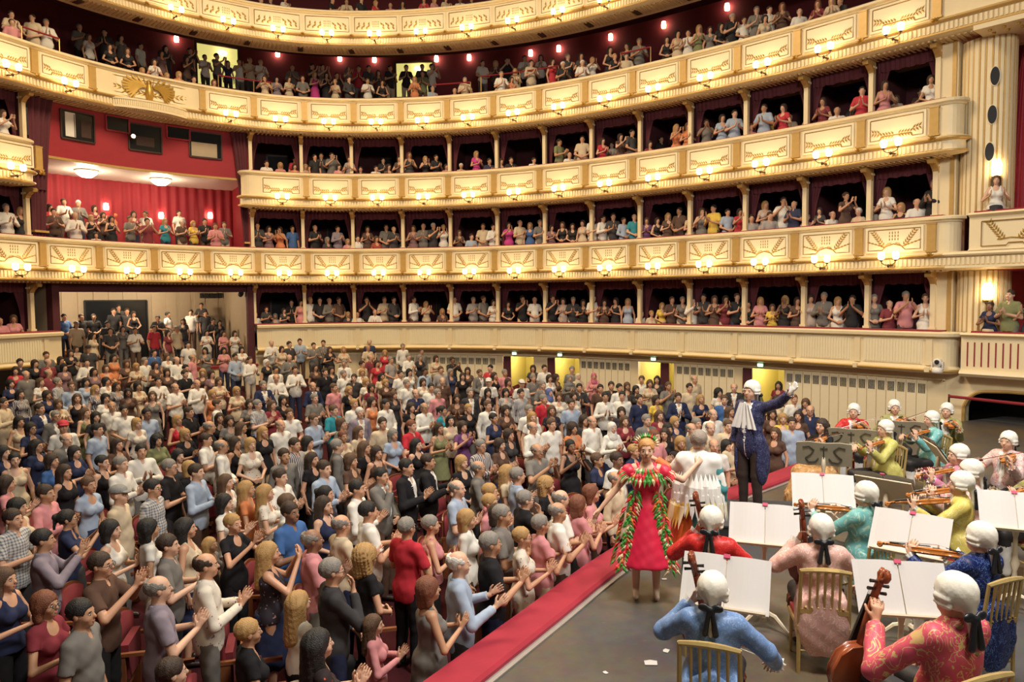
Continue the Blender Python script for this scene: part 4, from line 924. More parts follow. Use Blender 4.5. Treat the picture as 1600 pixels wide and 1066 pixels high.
def hair(style, sit, g='m'):
    key = ('h', style, sit)
    if key in PROTO: return PROTO[key]
    z = SIT if sit else 0.
    F = Field((-.17,-.24,1.18+z), (.17,.20,1.83+z), .0085)
    if style in 'sxulw': F.ell((0,-.014,1.648+z), (.089,.107,.098), .02)
    if style == 'm': F.ell((0,-.016,1.645+z), (.100,.114,.106), .02); F.cone((-.06,-.03,1.60+z), (-.065,-.02,1.50+z), .045, .04, .04); F.cone((.06,-.03,1.60+z), (.065,-.02,1.50+z), .045, .04, .04); F.cone((0,-.06,1.6+z), (0,-.065,1.49+z), .06, .055, .04)
    if style == 'c':
        F.ell((0,-.022,1.645+z), (.118,.128,.118), .02); F.cone((-.07,-.03,1.60+z), (-.08,-.03,1.48+z), .055, .05, .04); F.cone((.07,-.03,1.60+z), (.08,-.03,1.48+z), .055, .05, .04); F.cone((0,-.07,1.6+z), (0,-.08,1.46+z), .08, .065, .04)
    if style == 'l':
        for x in (-.075,.075): F.cone((x*.8,-.02,1.63+z), (x,-.0,1.38+z), .04, .032, .04); F.cone((x*.7,-.06,1.6+z), (x*.8,-.09,1.30+z), .05, .04, .05)
        F.cone((0,-.06,1.62+z), (0,-.10,1.28+z), .07, .055, .05)
    if style == 'u': F.ell((0,-.125,1.66+z), (.042,.042,.042), .02); F.cone((0,-.13,1.65+z), (0,-.15,1.46+z), .026, .012, .02)
    if style == 'h': F.ell((0,-.01,1.64+z), (.095,.112,.108), .02); F.cone((0,-.005,1.56+z), (0,.0,1.42+z), .088, .12, .05)
    if style == 'p': F.ell((0,-.01,1.668+z), (.094,.112,.082), .02); F.cut((0,0,1.652+z), (0,0,-1)); F.cone((-.03,.10,1.662+z), (.03,.10,1.662+z), .05, .05, .01, clip=((0,0,1.668+z),(0,0,1))); F.cut((0,0,1.648+z), (0,0,-1))
    if style == 'w':
        F.ell((0,-.020,1.660+z), (.104,.122,.110), .02)
        for s in (-1,1):
            for zz, rr in ((1.625,.024),(1.585,.022)): F.cone((s*.088,-.045,zz+z), (s*.088,.03,zz+z), rr, rr, .006)
        F.cone((0,-.10,1.62+z), (0,-.125,1.47+z), .038, .022, .03); F.cone((0,-.125,1.47+z), (0,-.13,1.36+z), .022, .014, .01)
    if style != 'p':
        face = {'h':(0,.092,1.590),'l':(0,.098,1.580),'m':(0,.100,1.575),'c':(0,.105,1.575)}.get(style, (0,.090,1.585))
        fr = {'h':(.062,.07,.082),'c':(.070,.075,.095)}.get(style, (.076,.076,.088))
        F.ell((face[0],face[1],face[2]+z), fr, neg=True)
        if style in 'sxuw': F.cone((-.12,.03,1.53+z), (.12,.03,1.53+z), .055, .055, neg=True); F.cut((0,0,1.50+z) if style != 'w' else (0,0,1.3+z), (0,0,-1))
        if style in 'sx':
            for s in (-1,1): F.ell((s*.085,.03,1.58+z), (.03,.06,.05), neg=True)
        if style == 'x': F.ell((0,.035,1.72+z), (.085,.135,.105), neg=True)
    F.wrinkle({'c':.008,'h':.003,'p':.001,'w':.0016}.get(style,.0035), {'c':105,'w':60,'h':30}.get(style,75), 1.7)
    V, Q = F.mesh(); me = to_mesh('hair', V, Q, [HAIRD], None, .35); PROTO[key] = me; return me
def ribbon(sit):
    key = ('rb', sit)
    if key in PROTO: return PROTO[key]
    z = SIT if sit else 0.; F = Field((-.12,-.22,1.25+z), (.12,-.02,1.66+z), .008)
    F.ell((0,-.145,1.545+z), (.02,.02,.02), .01)
    for s in (-1,1): F.ell((s*.045,-.14,1.555+z), (.042,.016,.028), .01); F.cone((s*.012,-.148,1.54+z), (s*.035,-.155,1.38+z), .014, .022, .008)
    V, Q = F.mesh(); me = to_mesh('ribbon', V, Q, [BLACK], None, .5); PROTO[key] = me; return me
def glasses(sit):
    key = ('g', sit)
    if key in PROTO: return PROTO[key]
    z = SIT if sit else 0.; mb = MB()
    for s in (-1,1):
        mb.tube([(s*.035+.022*math.cos(a), .112, 1.613+z+.017*math.sin(a)) for a in [2*math.pi*k/10 for k in range(11)]], .0028, 4, cap=False)
        mb.tube([(s*.057,.112,1.62+z),(s*.082,.09,1.62+z),(s*.085,.0,1.617+z)], .0026, 4)
    mb.tube([(-.013,.113,1.617+z),(.013,.113,1.617+z)], .003, 4)
    me = mb.mesh('glasses', BLACK); PROTO[key] = me; return me
def collar(sit):
    key = ('co', sit)
    if key in PROTO: return PROTO[key]
    z = SIT if sit else 0.; mb = MB(); n = 22; vs = []
    for j, (r_, dz_) in enumerate(((.060,.0),(.064,.042),(.074,.030),(.084,-.018))):
        for k in range(n+1):
            a = R(112+316*k/n); fr = math.cos(a-R(90)); vs.append((r_*math.cos(a), -.006+r_*1.02*math.sin(a), 1.448+z+dz_-.022*max(0,fr)-(.02*max(0,fr) if j == 3 else 0)))
    mb.add(vs, [(j*(n+1)+k,j*(n+1)+k+1,(j+1)*(n+1)+k+1,(j+1)*(n+1)+k) for j in range(3) for k in range(n)])
    me = mb.mesh('collar', CLOTH0, True); PROTO[key] = me; return me
# colours -------------------------------------------------------------
HC = {'k':('black',(.012,.010,.009)),'d':('dark',(.035,.019,.011)),'b':('brown',(.095,.050,.026)),'y':('blond',(.40,.235,.085)),'g':('grey',(.22,.20,.175)),'w':('white',(.62,.60,.55)),'r':('auburn',(.17,.055,.025)),'P':('pink',(.55,.13,.19)),'R':('red',(.5,.03,.05)),'W':('white',(.7,.66,.6)),'G':('grey',(.22,.22,.21)),'O':('cream',(.6,.5,.36)),'U':('blue',(.1,.14,.35))}
def hairmat(c): return mat('hair_'+c, HC[c][1], .6, bump=.7, bscale=120)
CC = {'W':('white',(.68,.62,.52)),'B':('black',(.016,.015,.017)),'G':('grey',(.175,.162,.145)),'H':('charcoal',(.045,.042,.043)),'N':('navy',(.025,.032,.075)),'U':('blue',(.05,.12,.30)),'L':('light blue',(.34,.41,.52)),'P':('pink',(.60,.25,.26)),'Q':('magenta',(.55,.05,.25)),'R':('red',(.48,.03,.045)),'T':('teal',(.03,.24,.30)),'Y':('yellow',(.72,.50,.08)),'O':('orange',(.62,.22,.09)),'E':('cream',(.58,.47,.32)),'M':('brown',(.10,.055,.038)),'V':('purple',(.13,.05,.14)),'A':('lavender',(.25,.21,.25)),'D':('dark red',(.20,.03,.04)),'C':('olive',(.20,.21,.10)),'I':('green',(.10,.30,.12)),
      'F':('dark floral',None),'S':('striped',None),'K':('checked',None),'X':('white floral',None),'Z':('red floral',None)}
def patt(name, kind, c1, c2, scale=1.):
    if name in MATS: return MATS[name]
    m = mat(name, c1, .8, spec=.25); nt = m.node_tree; b = nt.nodes['Principled BSDF']; tc = nt.nodes.new('ShaderNodeTexCoord'); mx = nt.nodes.new('ShaderNodeMix'); mx.data_type = 'RGBA'
    mx.inputs[6].default_value = (*c1,1); mx.inputs[7].default_value = (*c2,1); L = nt.links.new; L(mx.outputs[2], b.inputs['Base Color'])
    def wave(rot, s):
        mp = nt.nodes.new('ShaderNodeMapping'); mp.inputs['Rotation'].default_value = rot; w_ = nt.nodes.new('ShaderNodeTexWave'); w_.inputs['Scale'].default_value = s; L(tc.outputs['Object'], mp.inputs['Vector']); L(mp.outputs[0], w_.inputs['Vector'])
        r = nt.nodes.new('ShaderNodeMath'); r.operation = 'GREATER_THAN'; r.inputs[1].default_value = .6; L(w_.outputs['Fac'], r.inputs[0]); return r
    if kind == 'scroll':
        n_ = nt.nodes.new('ShaderNodeTexNoise'); n_.inputs['Scale'].default_value = 9*scale; n_.inputs['Detail'].default_value = 2; n_.inputs['Distortion'].default_value = 1.6; L(tc.outputs['Object'], n_.inputs['Vector'])
        r = nt.nodes.new('ShaderNodeValToRGB'); e = r.color_ramp.elements; e[0].position = .455; e[0].color = (0,0,0,1); e[1].position = .47; e[1].color = (1,1,1,1)
        for p_, v_ in ((.49,1),(.505,0),(.66,0),(.69,.8)): q_ = e.new(p_); q_.color = (v_,v_,v_,1)
        L(n_.outputs['Fac'], r.inputs[0]); L(r.outputs[0], mx.inputs[0]); return m
    if kind == 'stripe': L(wave((0,0,0), 9*scale).outputs[0], mx.inputs[0])
    elif kind == 'hstripe': L(wave((0,R(90),0), 8*scale).outputs[0], mx.inputs[0])
    elif kind == 'check':
        a, c = wave((0,0,0), 9*scale), wave((0,R(90),0), 9*scale); s = nt.nodes.new('ShaderNodeMath'); s.operation = 'ADD'; L(a.outputs[0], s.inputs[0]); L(c.outputs[0], s.inputs[1]); h = nt.nodes.new('ShaderNodeMath'); h.operation = 'MULTIPLY'; h.inputs[1].default_value = .5; L(s.outputs[0], h.inputs[0]); L(h.outputs[0], mx.inputs[0])
    else:
        v = nt.nodes.new('ShaderNodeTexVoronoi'); v.inputs['Scale'].default_value = 22*scale; L(tc.outputs['Object'], v.inputs['Vector']); n_ = nt.nodes.new('ShaderNodeTexNoise'); n_.inputs['Scale'].default_value = 30*scale; n_.inputs['Detail'].default_value = 3; L(tc.outputs['Object'], n_.inputs['Vector'])
        s = nt.nodes.new('ShaderNodeMath'); s.operation = 'ADD'; L(v.outputs['Distance'], s.inputs[0]); L(n_.outputs['Fac'], s.inputs[1]); r = nt.nodes.new('ShaderNodeValToRGB'); r.color_ramp.elements[0].position = .60; r.color_ramp.elements[0].color = (1,1,1,1); r.color_ramp.elements[1].position = .66; r.color_ramp.elements[1].color = (0,0,0,1); L(s.outputs[0], r.inputs[0]); L(r.outputs[0], mx.inputs[0])
    return m
def clothmat(c):
    if c == 'F': return patt('cloth_dark_floral', 'blob', (.03,.025,.035), (.40,.22,.22))
    if c == 'S': return patt('cloth_striped', 'stripe', (.10,.09,.11), (.55,.50,.45))
    if c == 'K': return patt('cloth_checked', 'check', (.55,.52,.46), (.12,.14,.20))
    if c == 'X': return patt('cloth_white_floral', 'blob', (.68,.62,.52), (.25,.12,.12))
    if c == 'Z': return patt('cloth_red_floral', 'blob', (.03,.02,.02), (.62,.10,.05))
    n_, col = CC[c]; return mat('cloth_'+n_.replace(' ','_'), col, .85, noise=.10, nscale=14, spec=.2)
SKINS = [mat('skin_light', (.58,.315,.195)), mat('skin_fair', (.62,.37,.25), .5, noise=.05, nscale=12), mat('skin_tan', (.48,.26,.15), .5, noise=.05, nscale=12), mat('skin_brown', (.26,.13,.075), .5, noise=.05, nscale=12)]
def setm(o, ms):
    for i, m in enumerate(ms):
        if m is not None: o.material_slots[i].link = 'OBJECT'; o.material_slots[i].material = m
def make_person(M, g, pose, sit, topc, kind, hc, hs, botc, skin, label, group=None, gl=False, bot='t', shirt='W', name='person'):
    p = link(name, body(g, pose, sit), None, M); hm = hairmat(hc)
    setm(p, [skin, None, None, None, hm]); tag(p, label, 'person', group)
    if hs: h = link({'p':'cap','h':'headscarf','w':'wig'}.get(hs,'hair'), hair(hs, sit, g), p); setm(h, [hm])
    t = link({'e':'dress','j':'jacket','o':'coat'}.get(kind,'shirt' if g == 'm' else 'top'), top(g, pose, sit, kind), p); setm(t, [clothmat(topc)]+([clothmat(shirt)] if kind in 'jo' else []))
    if kind != 'e': b = link('skirt' if bot == 'k' else 'trousers', bottom(sit, bot), p); setm(b, [clothmat(botc)])
    if g == 'm' and kind in 'lsj': c_ = link('collar', collar(sit), p); setm(c_, [clothmat(topc if kind != 'j' else shirt)])
    if gl: link('glasses', glasses(sit), p)
    return p
# ------------------------------------------------------------------ audience: head positions noted from the photograph
# px,py inside a 400x270 window (scale 3.9475); code = wearer, hair colour, hair style, top colour, sleeve, pose (+g glasses)
NOTES = {
(0,530): '''150,85,mksBsd 285,100,mdsGsd 378,40,fblOtd 435,85,fdmBtc 470,60,fbmEtd 545,60,mkpHsd 680,45,fdmFtc 950,85,mksUsd 1040,20,fkmWtd 1160,35,mksWsd 1265,70,fkmGtd 1380,70,fkmPtc 1490,65,fkmWtc 1450,110,mksLlf 1540,130,mdsWlc
125,145,mksBld 95,195,fdmRtd 160,220,mnxGjd 230,155,fdmBtd 280,140,mnxDsd 300,210,mnxDsd 250,265,fblWtd 375,130,fdmBtd 395,175,fkmFtd 535,145,mksWlc 580,200,fklFtd 655,180,fblOtd 700,115,fklOnd 780,150,fbmMtc 840,170,fymEtc 945,155,fdmMtc 905,140,mgsWsd 1030,110,fbmWtd 1090,130,mnxWld 1185,115,mnxPsd 1145,180,mksWld 1140,215,mdsBsd 1250,205,fymMtd 1305,215,fdmFtd
65,275,fkmNtd 125,340,fklSld 290,345,fdmNtd 355,265,mgsKld 440,290,mbsLldg 530,265,fkmLtd 655,260,fkmWtd 720,290,fdlStd 590,310,fylStd 790,330,fklMtd 850,290,fkmEtc 975,260,mksWlc 1080,300,mnxWsc 1215,275,mnxWlc 1030,205,fdmMtd 1350,260,fbmEtd 1460,320,fymEtcg 1310,340,fymOnd 1340,400,mbsWld
20,395,mdsEld 245,430,mdsNjd 360,400,fbmEtd 475,365,fblBnd 650,365,fkmWtd 690,415,mnxWld 940,350,fblGnd 1410,500,fdmGtd 1540,400,fdmGtc
120,510,fkmEnd 190,550,fkmNtdg 345,475,mgsGjdg 390,540,mRpWsd 525,455,fblCnd 590,480,fkmHtd 765,440,mksWsd 845,520,fymXtd 905,460,mksLsd 1165,450,mdsBsc 1285,540,mnxBsd 1360,490,fdlBtd 1490,545,fblGnd 1095,500,fymRnd
410,620,mnxGjd 225,660,fklNtdg 600,560,mksLsd 725,650,fdlMtd 870,690,mksWlc 970,625,fkcClt 1150,590,fymBtdg 1270,620,mdsWsc 1365,660,mnxWldg 1450,640,fdmBnd 1545,650,fymXtd
90,745,fksEnd 320,750,fdmUtd 400,820,fdlBnd 630,760,fksBnd 745,770,mgsWld 1045,790,mgsBscg 1170,795,fymBtd 1210,820,mdsLlc 1395,880,fblXtc 40,890,fdmPtd 545,900,fbsLtd 755,950,mGpEld 920,930,mksKsdg 1385,1010,fkmWtc 270,960,mdsPld 1560,940,fylOtc 20,700,fkmNtd 460,700,fkmNtd 1100,720,fkmHtd''',
(400,530): '''95,25,mnxWlc 165,60,fdmEtd 200,35,mdsHsd 270,15,mdsLsc 355,40,mdsGscg 415,25,mdsGsd 455,65,fbmBtc 540,65,fylEtd 700,20,mnxNsd 690,55,mnxEsd 905,45,mgsWld 940,110,mgsWlc 1020,75,mbsGjd 1010,115,fgmBtd 1110,120,fdmEtd 1210,130,mdsBsp 795,85,fymRtd 830,130,mgsSsd 545,150,mgsWld 655,155,mdsEsd 705,115,mnxDsd 65,145,fwmBtd 120,190,mksWld 205,115,mnxGjc 240,190,mdsWlcg 125,240,mnxWlc 365,175,fdlMtd 425,205,mdsBsd 465,190,fdmHtd 540,215,mgsWsd 605,240,mdsHsd 655,205,fymWtd 745,150,fdmRtd 775,230,fklEtd 890,215,mksWsd 945,205,fkcWtd 1040,200,mksLld 1140,190,mbsSld 1200,205,fgmNtd 1150,260,mnxMsd 1275,230,fdmBtd 1305,195,fdmMtd 1380,210,mbsGjd 1445,180,mksRsd 1475,225,fdlBnd 1530,210,mgsPsd 1435,265,mWpWsd 1555,265,fdmDnd
45,285,mgsNjc 350,290,mnxNjd 480,300,mbsPsd 575,315,fymBtd 360,365,mgsGsc 165,375,fkmBtd 90,410,fblDtd 710,300,fdmDtd 680,265,fymXtd 800,270,fymMtd 850,345,fbmHtd 930,275,mgsWsd 985,335,mnxNsd 1030,265,fdmXtd 1080,300,mksWsd 1120,335,mgsPldg 1240,365,fdmMtc 1320,330,mgsHjd 1310,430,fysBtd 1430,330,fkmBtd 1540,330,fkmKtd 20,400,mgsKsd
480,440,mbsTsc 205,460,mbsWsd 150,530,mnxWsd 45,575,fylBtd 355,495,mbsLlcg 605,400,mysWsd 640,455,mwsAjd 715,385,fdmOnd 800,400,mksWlf 965,425,fdmBtd 1035,420,mnxWlcg 1145,440,fkuTtd 1430,410,mbsWld 1465,490,fksNtc 1540,440,fdmMtc 1200,500,fklEtd 780,520,mdsEsd 635,570,fblEtd 525,520,fbmGtd 960,535,mrsRsa 1130,550,fdlCnc 1275,540,fdmVth
175,720,mdsGld 240,650,mdsSsd 320,640,fkmEtd 535,600,frsEtd 500,660,mgsGjd 845,590,fgmLtd 670,670,fblBtd 745,700,fdmMnd 990,650,fklBnd 345,740,fdlBtd 585,750,fbmMtc 1270,760,fymBtd 1385,660,mgsSldg 1505,650,fdmMtd 1560,590,fdmHtd
420,800,mdsLlc 150,850,mdsWlc 910,800,mksBjc 1060,755,mdsBja 760,850,mksGjq 615,910,mksWlc 440,960,fkuFnd 195,1020,mbsWld 660,1030,mksWst 1260,930,mgxLsc 1380,800,mgxGlag 1430,970,fysPtc 1550,830,fylEta 20,930,fylXtc''',
(800,530): '''130,180,fdmHtd 200,180,mdsWsd 370,190,mgsGsd 130,240,mgsGsd 60,275,mWpWsd 190,285,mgsGsd 235,240,fdmWtd 280,240,fdmMtd 350,240,fGhGlc 400,235,fOhElc 505,230,fPhPlc 615,290,mdsHsd 660,300,mksWsd 710,290,fbmMtd 765,310,fkmHtd 800,250,mbsWsd 850,275,fbmEtc 895,250,fklHtd 965,290,mbsGsh 1125,250,mnxEsd 1095,300,mksEsd 1275,330,fkcXtd 1370,300,mnxHjd 1490,300,mgsCsd 545,305,mksMsd 575,355,mksWlc 415,300,mksHsd
55,335,mksKld 230,330,fUhXtd 195,370,mgsRsd 290,355,fbmXtd 380,350,fdmXtd 365,400,mdsLsd 245,440,fblFtd 105,440,mgsWsd 680,350,mksWsd 785,370,mdsNld 890,375,fdmYtd 1025,360,mdsNjc 1165,370,fylNtc 1310,375,mbsUsd 675,450,fdmFtd 910,470,fblDtc 1345,445,fblGtc 1240,465,mgxWsd 125,480,fylWtd 140,540,mnxWldg 230,530,mbsWsd 375,550,fdcOtc 445,500,fdmHtd 500,510,mnxWld 610,545,fWhWld 695,505,fblDtc 830,500,mgsGsd 945,580,fdlBtd 1005,510,fymNtd 1140,520,mgsWsd 1220,550,mnxEsd 1120,550,mnxGsd 1325,540,mbsEsd 880,600,mrsPsd 1040,640,fymZtd 155,690,mgxGshg 360,660,fkuBnh 530,750,fbsNtc 640,740,mdsWsd 750,690,fysNtd 1250,660,mnxWsd 1325,660,fkmHtd 1330,740,fymPtd
640,865,mnxEld 215,900,fycBtd 315,1000,mnxWsc 490,950,frmPtc 70,990,mgsBjqg 25,830,mgsLsd 960,560,fkmMtd''',
(1200,530): '''65,285,fklDtd 155,370,mrsWsd 220,390,fbmNtd 260,440,mnxNsdg 185,475,fdlMtd 95,490,fymYtd 165,520,mdsLsd 45,580,fblMtd 35,670,mbsEsdg 25,460,fdmMtd 70,380,fdmEtd''',
(0,796): '''80,60,mdsKsc 265,190,mksAlh 415,60,fkuNthg 690,130,fkmWnc 945,130,fkmWtd 1120,95,fklEnd 1300,235,cylGtd 1425,80,fysBth 30,430,fblNnc 620,340,mdsMshg 1035,220,mdsGsc 1270,345,mdxXlc 975,490,mgxAsc 280,590,frmDtcg 500,640,mksGsd 1060,1010,mdsMst 1530,760,fysBtt 120,-20,fkmEtd''',
(400,796): '''210,10,mdsUsc 420,-25,fdlNnf 80,270,fylFnp 345,190,mgxPsc 555,75,mgxElag 665,30,mksWsc 480,390,mgsHlqg 265,580,fylWtt 680,290,fycBtf 715,700,cblPlc 430,850,fklZtc 940,100,mgsRscg 1095,90,fgsPnc 1130,510,frmGnc 1285,340,mwxLla 1445,210,mgsBsc 1335,50,fymWld 1450,-45,fysPtd 1500,10,mgsGsd''',
(800,796): '''65,170,fysXtcg 255,110,fgsPtc 310,15,mgxWsc -130,40,fdmHtd 500,-20,frmPtc''',
(60,430): '''58,249,mdsHsd 160,258,mksUsd 235,306,mGpEsd 266,258,mdsBsd 342,258,mksBsd 426,302,mksHsd 466,222,mdsBsd 498,200,mksHsd 550,222,mdsHsd 586,240,fdmBnd 520,329,fdmGtd 333,373,fklEtd 440,342,mksHsd 591,342,mdsWsc 711,329,mdsRsd 795,355,fdmDtd 737,266,mksBsd 800,244,mksWsd 844,333,mgsEsd 893,284,fdmHtd 942,231,mksWsd 1008,187,mdsHsd 1030,235,mksHsd 1084,284,mksHsd 1035,355,fkmWtc 1137,360,fdmPtc 1208,360,fdmWtc 1110,293,fkmBtd''',
}
BOXN = {
('B',400,270): '''45,295,mdsHs 55,345,fdmFn 140,350,fdmOn 225,345,mdsUs 365,340,mnxBs 465,415,fgmH 515,345,mdsAl 555,425,fymP 670,405,mdsWs 705,345,fdmMt 780,310,mdsGs 855,350,mnxHs 760,410,fbmZt 855,415,mgsBs 980,330,fbmFn 1035,320,mnxGs 1075,325,mwsHs 1145,335,fysWl 1255,370,fbmMt 1330,395,mdsLs 1450,335,mdsWl 1415,330,mbsEs 1560,320,fdmQt''',
('A',400,270): '''55,875,mnxWs 80,840,mdsHs 155,885,fgmSl 170,850,fdmHt 205,800,mksBs 270,800,fkmPn 335,770,mysWs 375,770,mksBs 450,790,mgxGl 515,785,mdsMs 540,875,fymHt 685,760,mdsBs 665,875,mnxWs 755,860,mnxWs 785,780,mbsEs 825,775,mksHj 860,885,fdmBt 955,775,mdsWl 1050,810,fymEt 1150,855,fylMt 1225,765,mksWs 1345,785,mgsSs 1430,765,mbsGs 1435,800,fdmWt 1555,810,fdmBt''',
('B',800,270): '''60,310,mnxEs 115,325,fymUt 160,310,mgsGs 245,340,fdmFt 320,320,fbmBn 370,330,fdmBt 445,310,fdmEn 490,285,mksWs 590,280,mksWl 605,235,mdsHs 675,295,mdsLl 755,275,mgxTs 845,295,fbmVt 900,295,fdmBn 995,265,fylMt 1040,235,mdsMs 1060,270,fblEt 1155,240,fbmGn 1240,220,mksYs 1375,240,mdsLs 1410,240,fdmRt 1535,195,fymXt 1500,280,mdsSs''',
('A',800,270): '''65,770,mksBs 140,785,mnxWs 250,770,mbsBs 330,790,fdmXt 375,785,mgsHs 430,800,fdmBt 500,755,mdsWs 640,790,fdmBn 715,795,fymLn 570,800,fdmMt 815,870,mgsWs 905,870,fysEt 950,820,fymYt 970,785,mbsMs 1015,785,fgsGl 1125,790,mdsWl 1205,730,mksHs 1245,775,fbmMn 1290,760,fdmDt 1355,755,mbsBs 1495,810,fkmBt 1545,790,fymPt''',
('B',1200,270): '''10,270,mdsSs 45,220,mdsHs 105,170,mdsWs 180,195,mgxNs 260,275,fgsPt 325,235,fdmHt 395,260,mnxWs 455,140,fbsMt 565,240,fwsEt 665,225,mnxGl 760,80,fymWt 790,215,fymBn 880,185,mgxWs 960,75,mgsBj''',
('A',1200,270): '''15,830,fbmYt 115,780,fylBn 160,790,fdmMt 240,775,fdmXt 335,760,mgsGl 435,790,fymWn 495,780,mdsBs 675,775,fgsGl 745,810,mnxDs 830,740,mgsPs 970,770,fbsWn''',
('S',1200,270): '''1405,45,fblWn''',
('s',1200,270): '''1500,700,mdsCs 1420,820,fduNt 1555,800,fdmNt''',
('C',400,0): '''65,1010,mdsWs 150,1020,fymPt 240,985,mdsRs 265,1030,fdmOt 330,1030,fymEt 405,975,mksBs 415,955,mksHs 455,955,mdsGs 530,985,fdmSt 465,1035,fdmPt 540,1045,mdsWs 645,1045,mdsHs 740,1040,mdsWs 785,990,mksBs 865,980,fdmMt 850,1030,fdmMt 935,945,frlHn 1045,980,fymBn 1135,970,mksBs 1150,1030,fdmPt 1265,1025,fwsEt 1360,950,fymQt 1440,995,mdsNs 1530,995,fdmHt 1555,990,mdsBs''',
('C',800,0): '''135,990,mdsWs 235,950,mdsBs 315,870,mdsCs 330,960,mnxWs 410,940,fymWt 435,850,mdsEs 520,930,fdmPt 560,870,fdmRt 615,895,mdsWs 675,845,fdmMt 725,870,fdmGt 740,820,mksHs 850,890,fdmDt 920,860,mksBs 1025,785,fylOn 1075,780,fbmOt 1140,835,fdmPt 1200,760,mdsGs 1235,820,mnxNs 1305,715,fdmLt 1365,670,mdsLs 1345,775,mwsBs 1475,785,frsPt 1555,665,mdsLs 1570,750,mdsYs''',
('C',1200,0): '''95,665,fdmRt 135,725,mnxEs 270,690,fbmOn 370,620,fdmDt 395,690,mnxWs 530,650,mdsHs 580,560,mksRs 655,635,fdmMt 720,510,fdmPn 790,610,fbmEt 940,570,mdsMs 1005,490,fdmWt''',
('D',0,0): '''75,90,mdsEs 75,140,mbsPs 205,110,mdsEs 290,140,mgsWs 500,170,mgsGs 555,230,fbmWt 655,195,mdsHs 680,290,fdmBt 790,315,fbmBt 875,285,mdsWs 755,235,fdmGt 1000,330,fdmFt 985,390,fdmWt 895,440,fymPt 990,460,fymEt 1095,460,fymOt 1155,365,fdmMt 1195,490,mdsEs 1180,300,mdsHs 1270,355,mksWs 1355,350,mksGs 1400,390,fdmNt 1485,385,mdsWs 1545,370,mnxEs 1320,510,frmPt 1030,300,mkmHt''',
('D',400,0): '''35,385,mnxWs 55,485,fdmEt 130,490,fkmAt 205,490,fdmEt 230,420,mnxGs 290,485,mbsGs 365,460,fymQn 450,465,fkmBn 490,505,fysEt 575,490,mdsHj 690,500,mbsWs 780,510,fkmBn 740,450,fdmMt 650,380,mdsRs 705,390,mksHs 830,400,mksBs 930,400,mksBs 980,490,fymOt 1030,455,mbsCs 1030,400,mdsHs 1085,385,mdsWs 1090,550,mnxLs 1240,560,mnxEs 1275,495,mgsEs 1400,380,mdsWs 1480,370,fymMt 1550,340,mksBs 1500,525,fymEt 1525,460,mgsWs 1565,490,fdmOt 355,380,mksHs 410,385,mdsGs 490,465,mdsHs 570,430,fgmGt''',
('D',800,0): '''20,440,fymEt 80,355,mdsWs 120,335,mdsEs 180,345,fdmWt 250,310,fdmRn 345,290,mgsHs 430,295,fdmHt 435,390,mwsWs 495,370,fymWt 315,400,mwsBs 605,265,fklBn 640,350,fysBt 700,350,mgsEs 710,230,fdmBn 785,190,mgsGs 980,240,fdmBn 1045,125,fkmEn 1105,200,mdsWs 1185,195,fdmGt 1275,165,fkmBt 1175,75,fymCn 1335,45,mwsBs 1435,125,mdsWs 1485,20,mgsGs 1560,115,fkmEt''',
('D',1200,0): '''10,60,mdsWs 85,40,frmMt 195,75,mnxWs 325,20,frmDt 380,12,fymEt 445,8,mksHs''',
('E',400,0): '''30,2,mgsGs 90,0,mdsHs 180,-5,fdmWt 470,5,mksBs 560,10,mdsEs 650,0,mdsBs 830,35,mnxPs 905,25,fdmBt 740,20,fymRt 1040,0,fdmRt 1100,0,fymPt 1170,-5,fdmEt 1260,0,mdsWs 1330,-5,mdsHs''',
('M',0,270): '''400,180,mbsWs 490,190,mwsGj 465,265,mnxWl 335,240,mdsMs 310,215,fdmRt 590,220,fdmDt 565,280,fymBn 640,260,fdmMt 705,210,frmOt 690,285,fkmBn 805,285,mbsGs 830,255,fdmDt 900,255,mdsWs 910,300,mksDs 1020,300,fymTt 1110,250,mdsWs 1125,310,mnxMs 1250,300,mksBs 1330,330,mbsPs 1385,320,mbsGs 590,385,fdmWt 1210,315,fymYt''',
('B',0,270): '''40,215,mgsWl 130,235,fymBn''',
('A',0,270): '''20,915,mnxPs 60,900,fbmPt''',
('C',0,0): '''20,700,fbmWt 140,800,fdmOt''',
}
SC0 = 3.9475
TARGET = Vector((4.6, 9.5, 0))
ALL = []                                          # dicts describing every member of the audience
def wear(code): return dict(g=code[0], hc=code[1], hs=code[2], top=code[3], kind=code[4] if len(code) > 4 else 't', pose=code[5] if len(code) > 5 else None, gl=code.endswith('g') and len(code) > 6)
def fixh(a):
    if a['hc'] == 'n': a['hc'] = 'g'; a['hs'] = 'x'
    return a
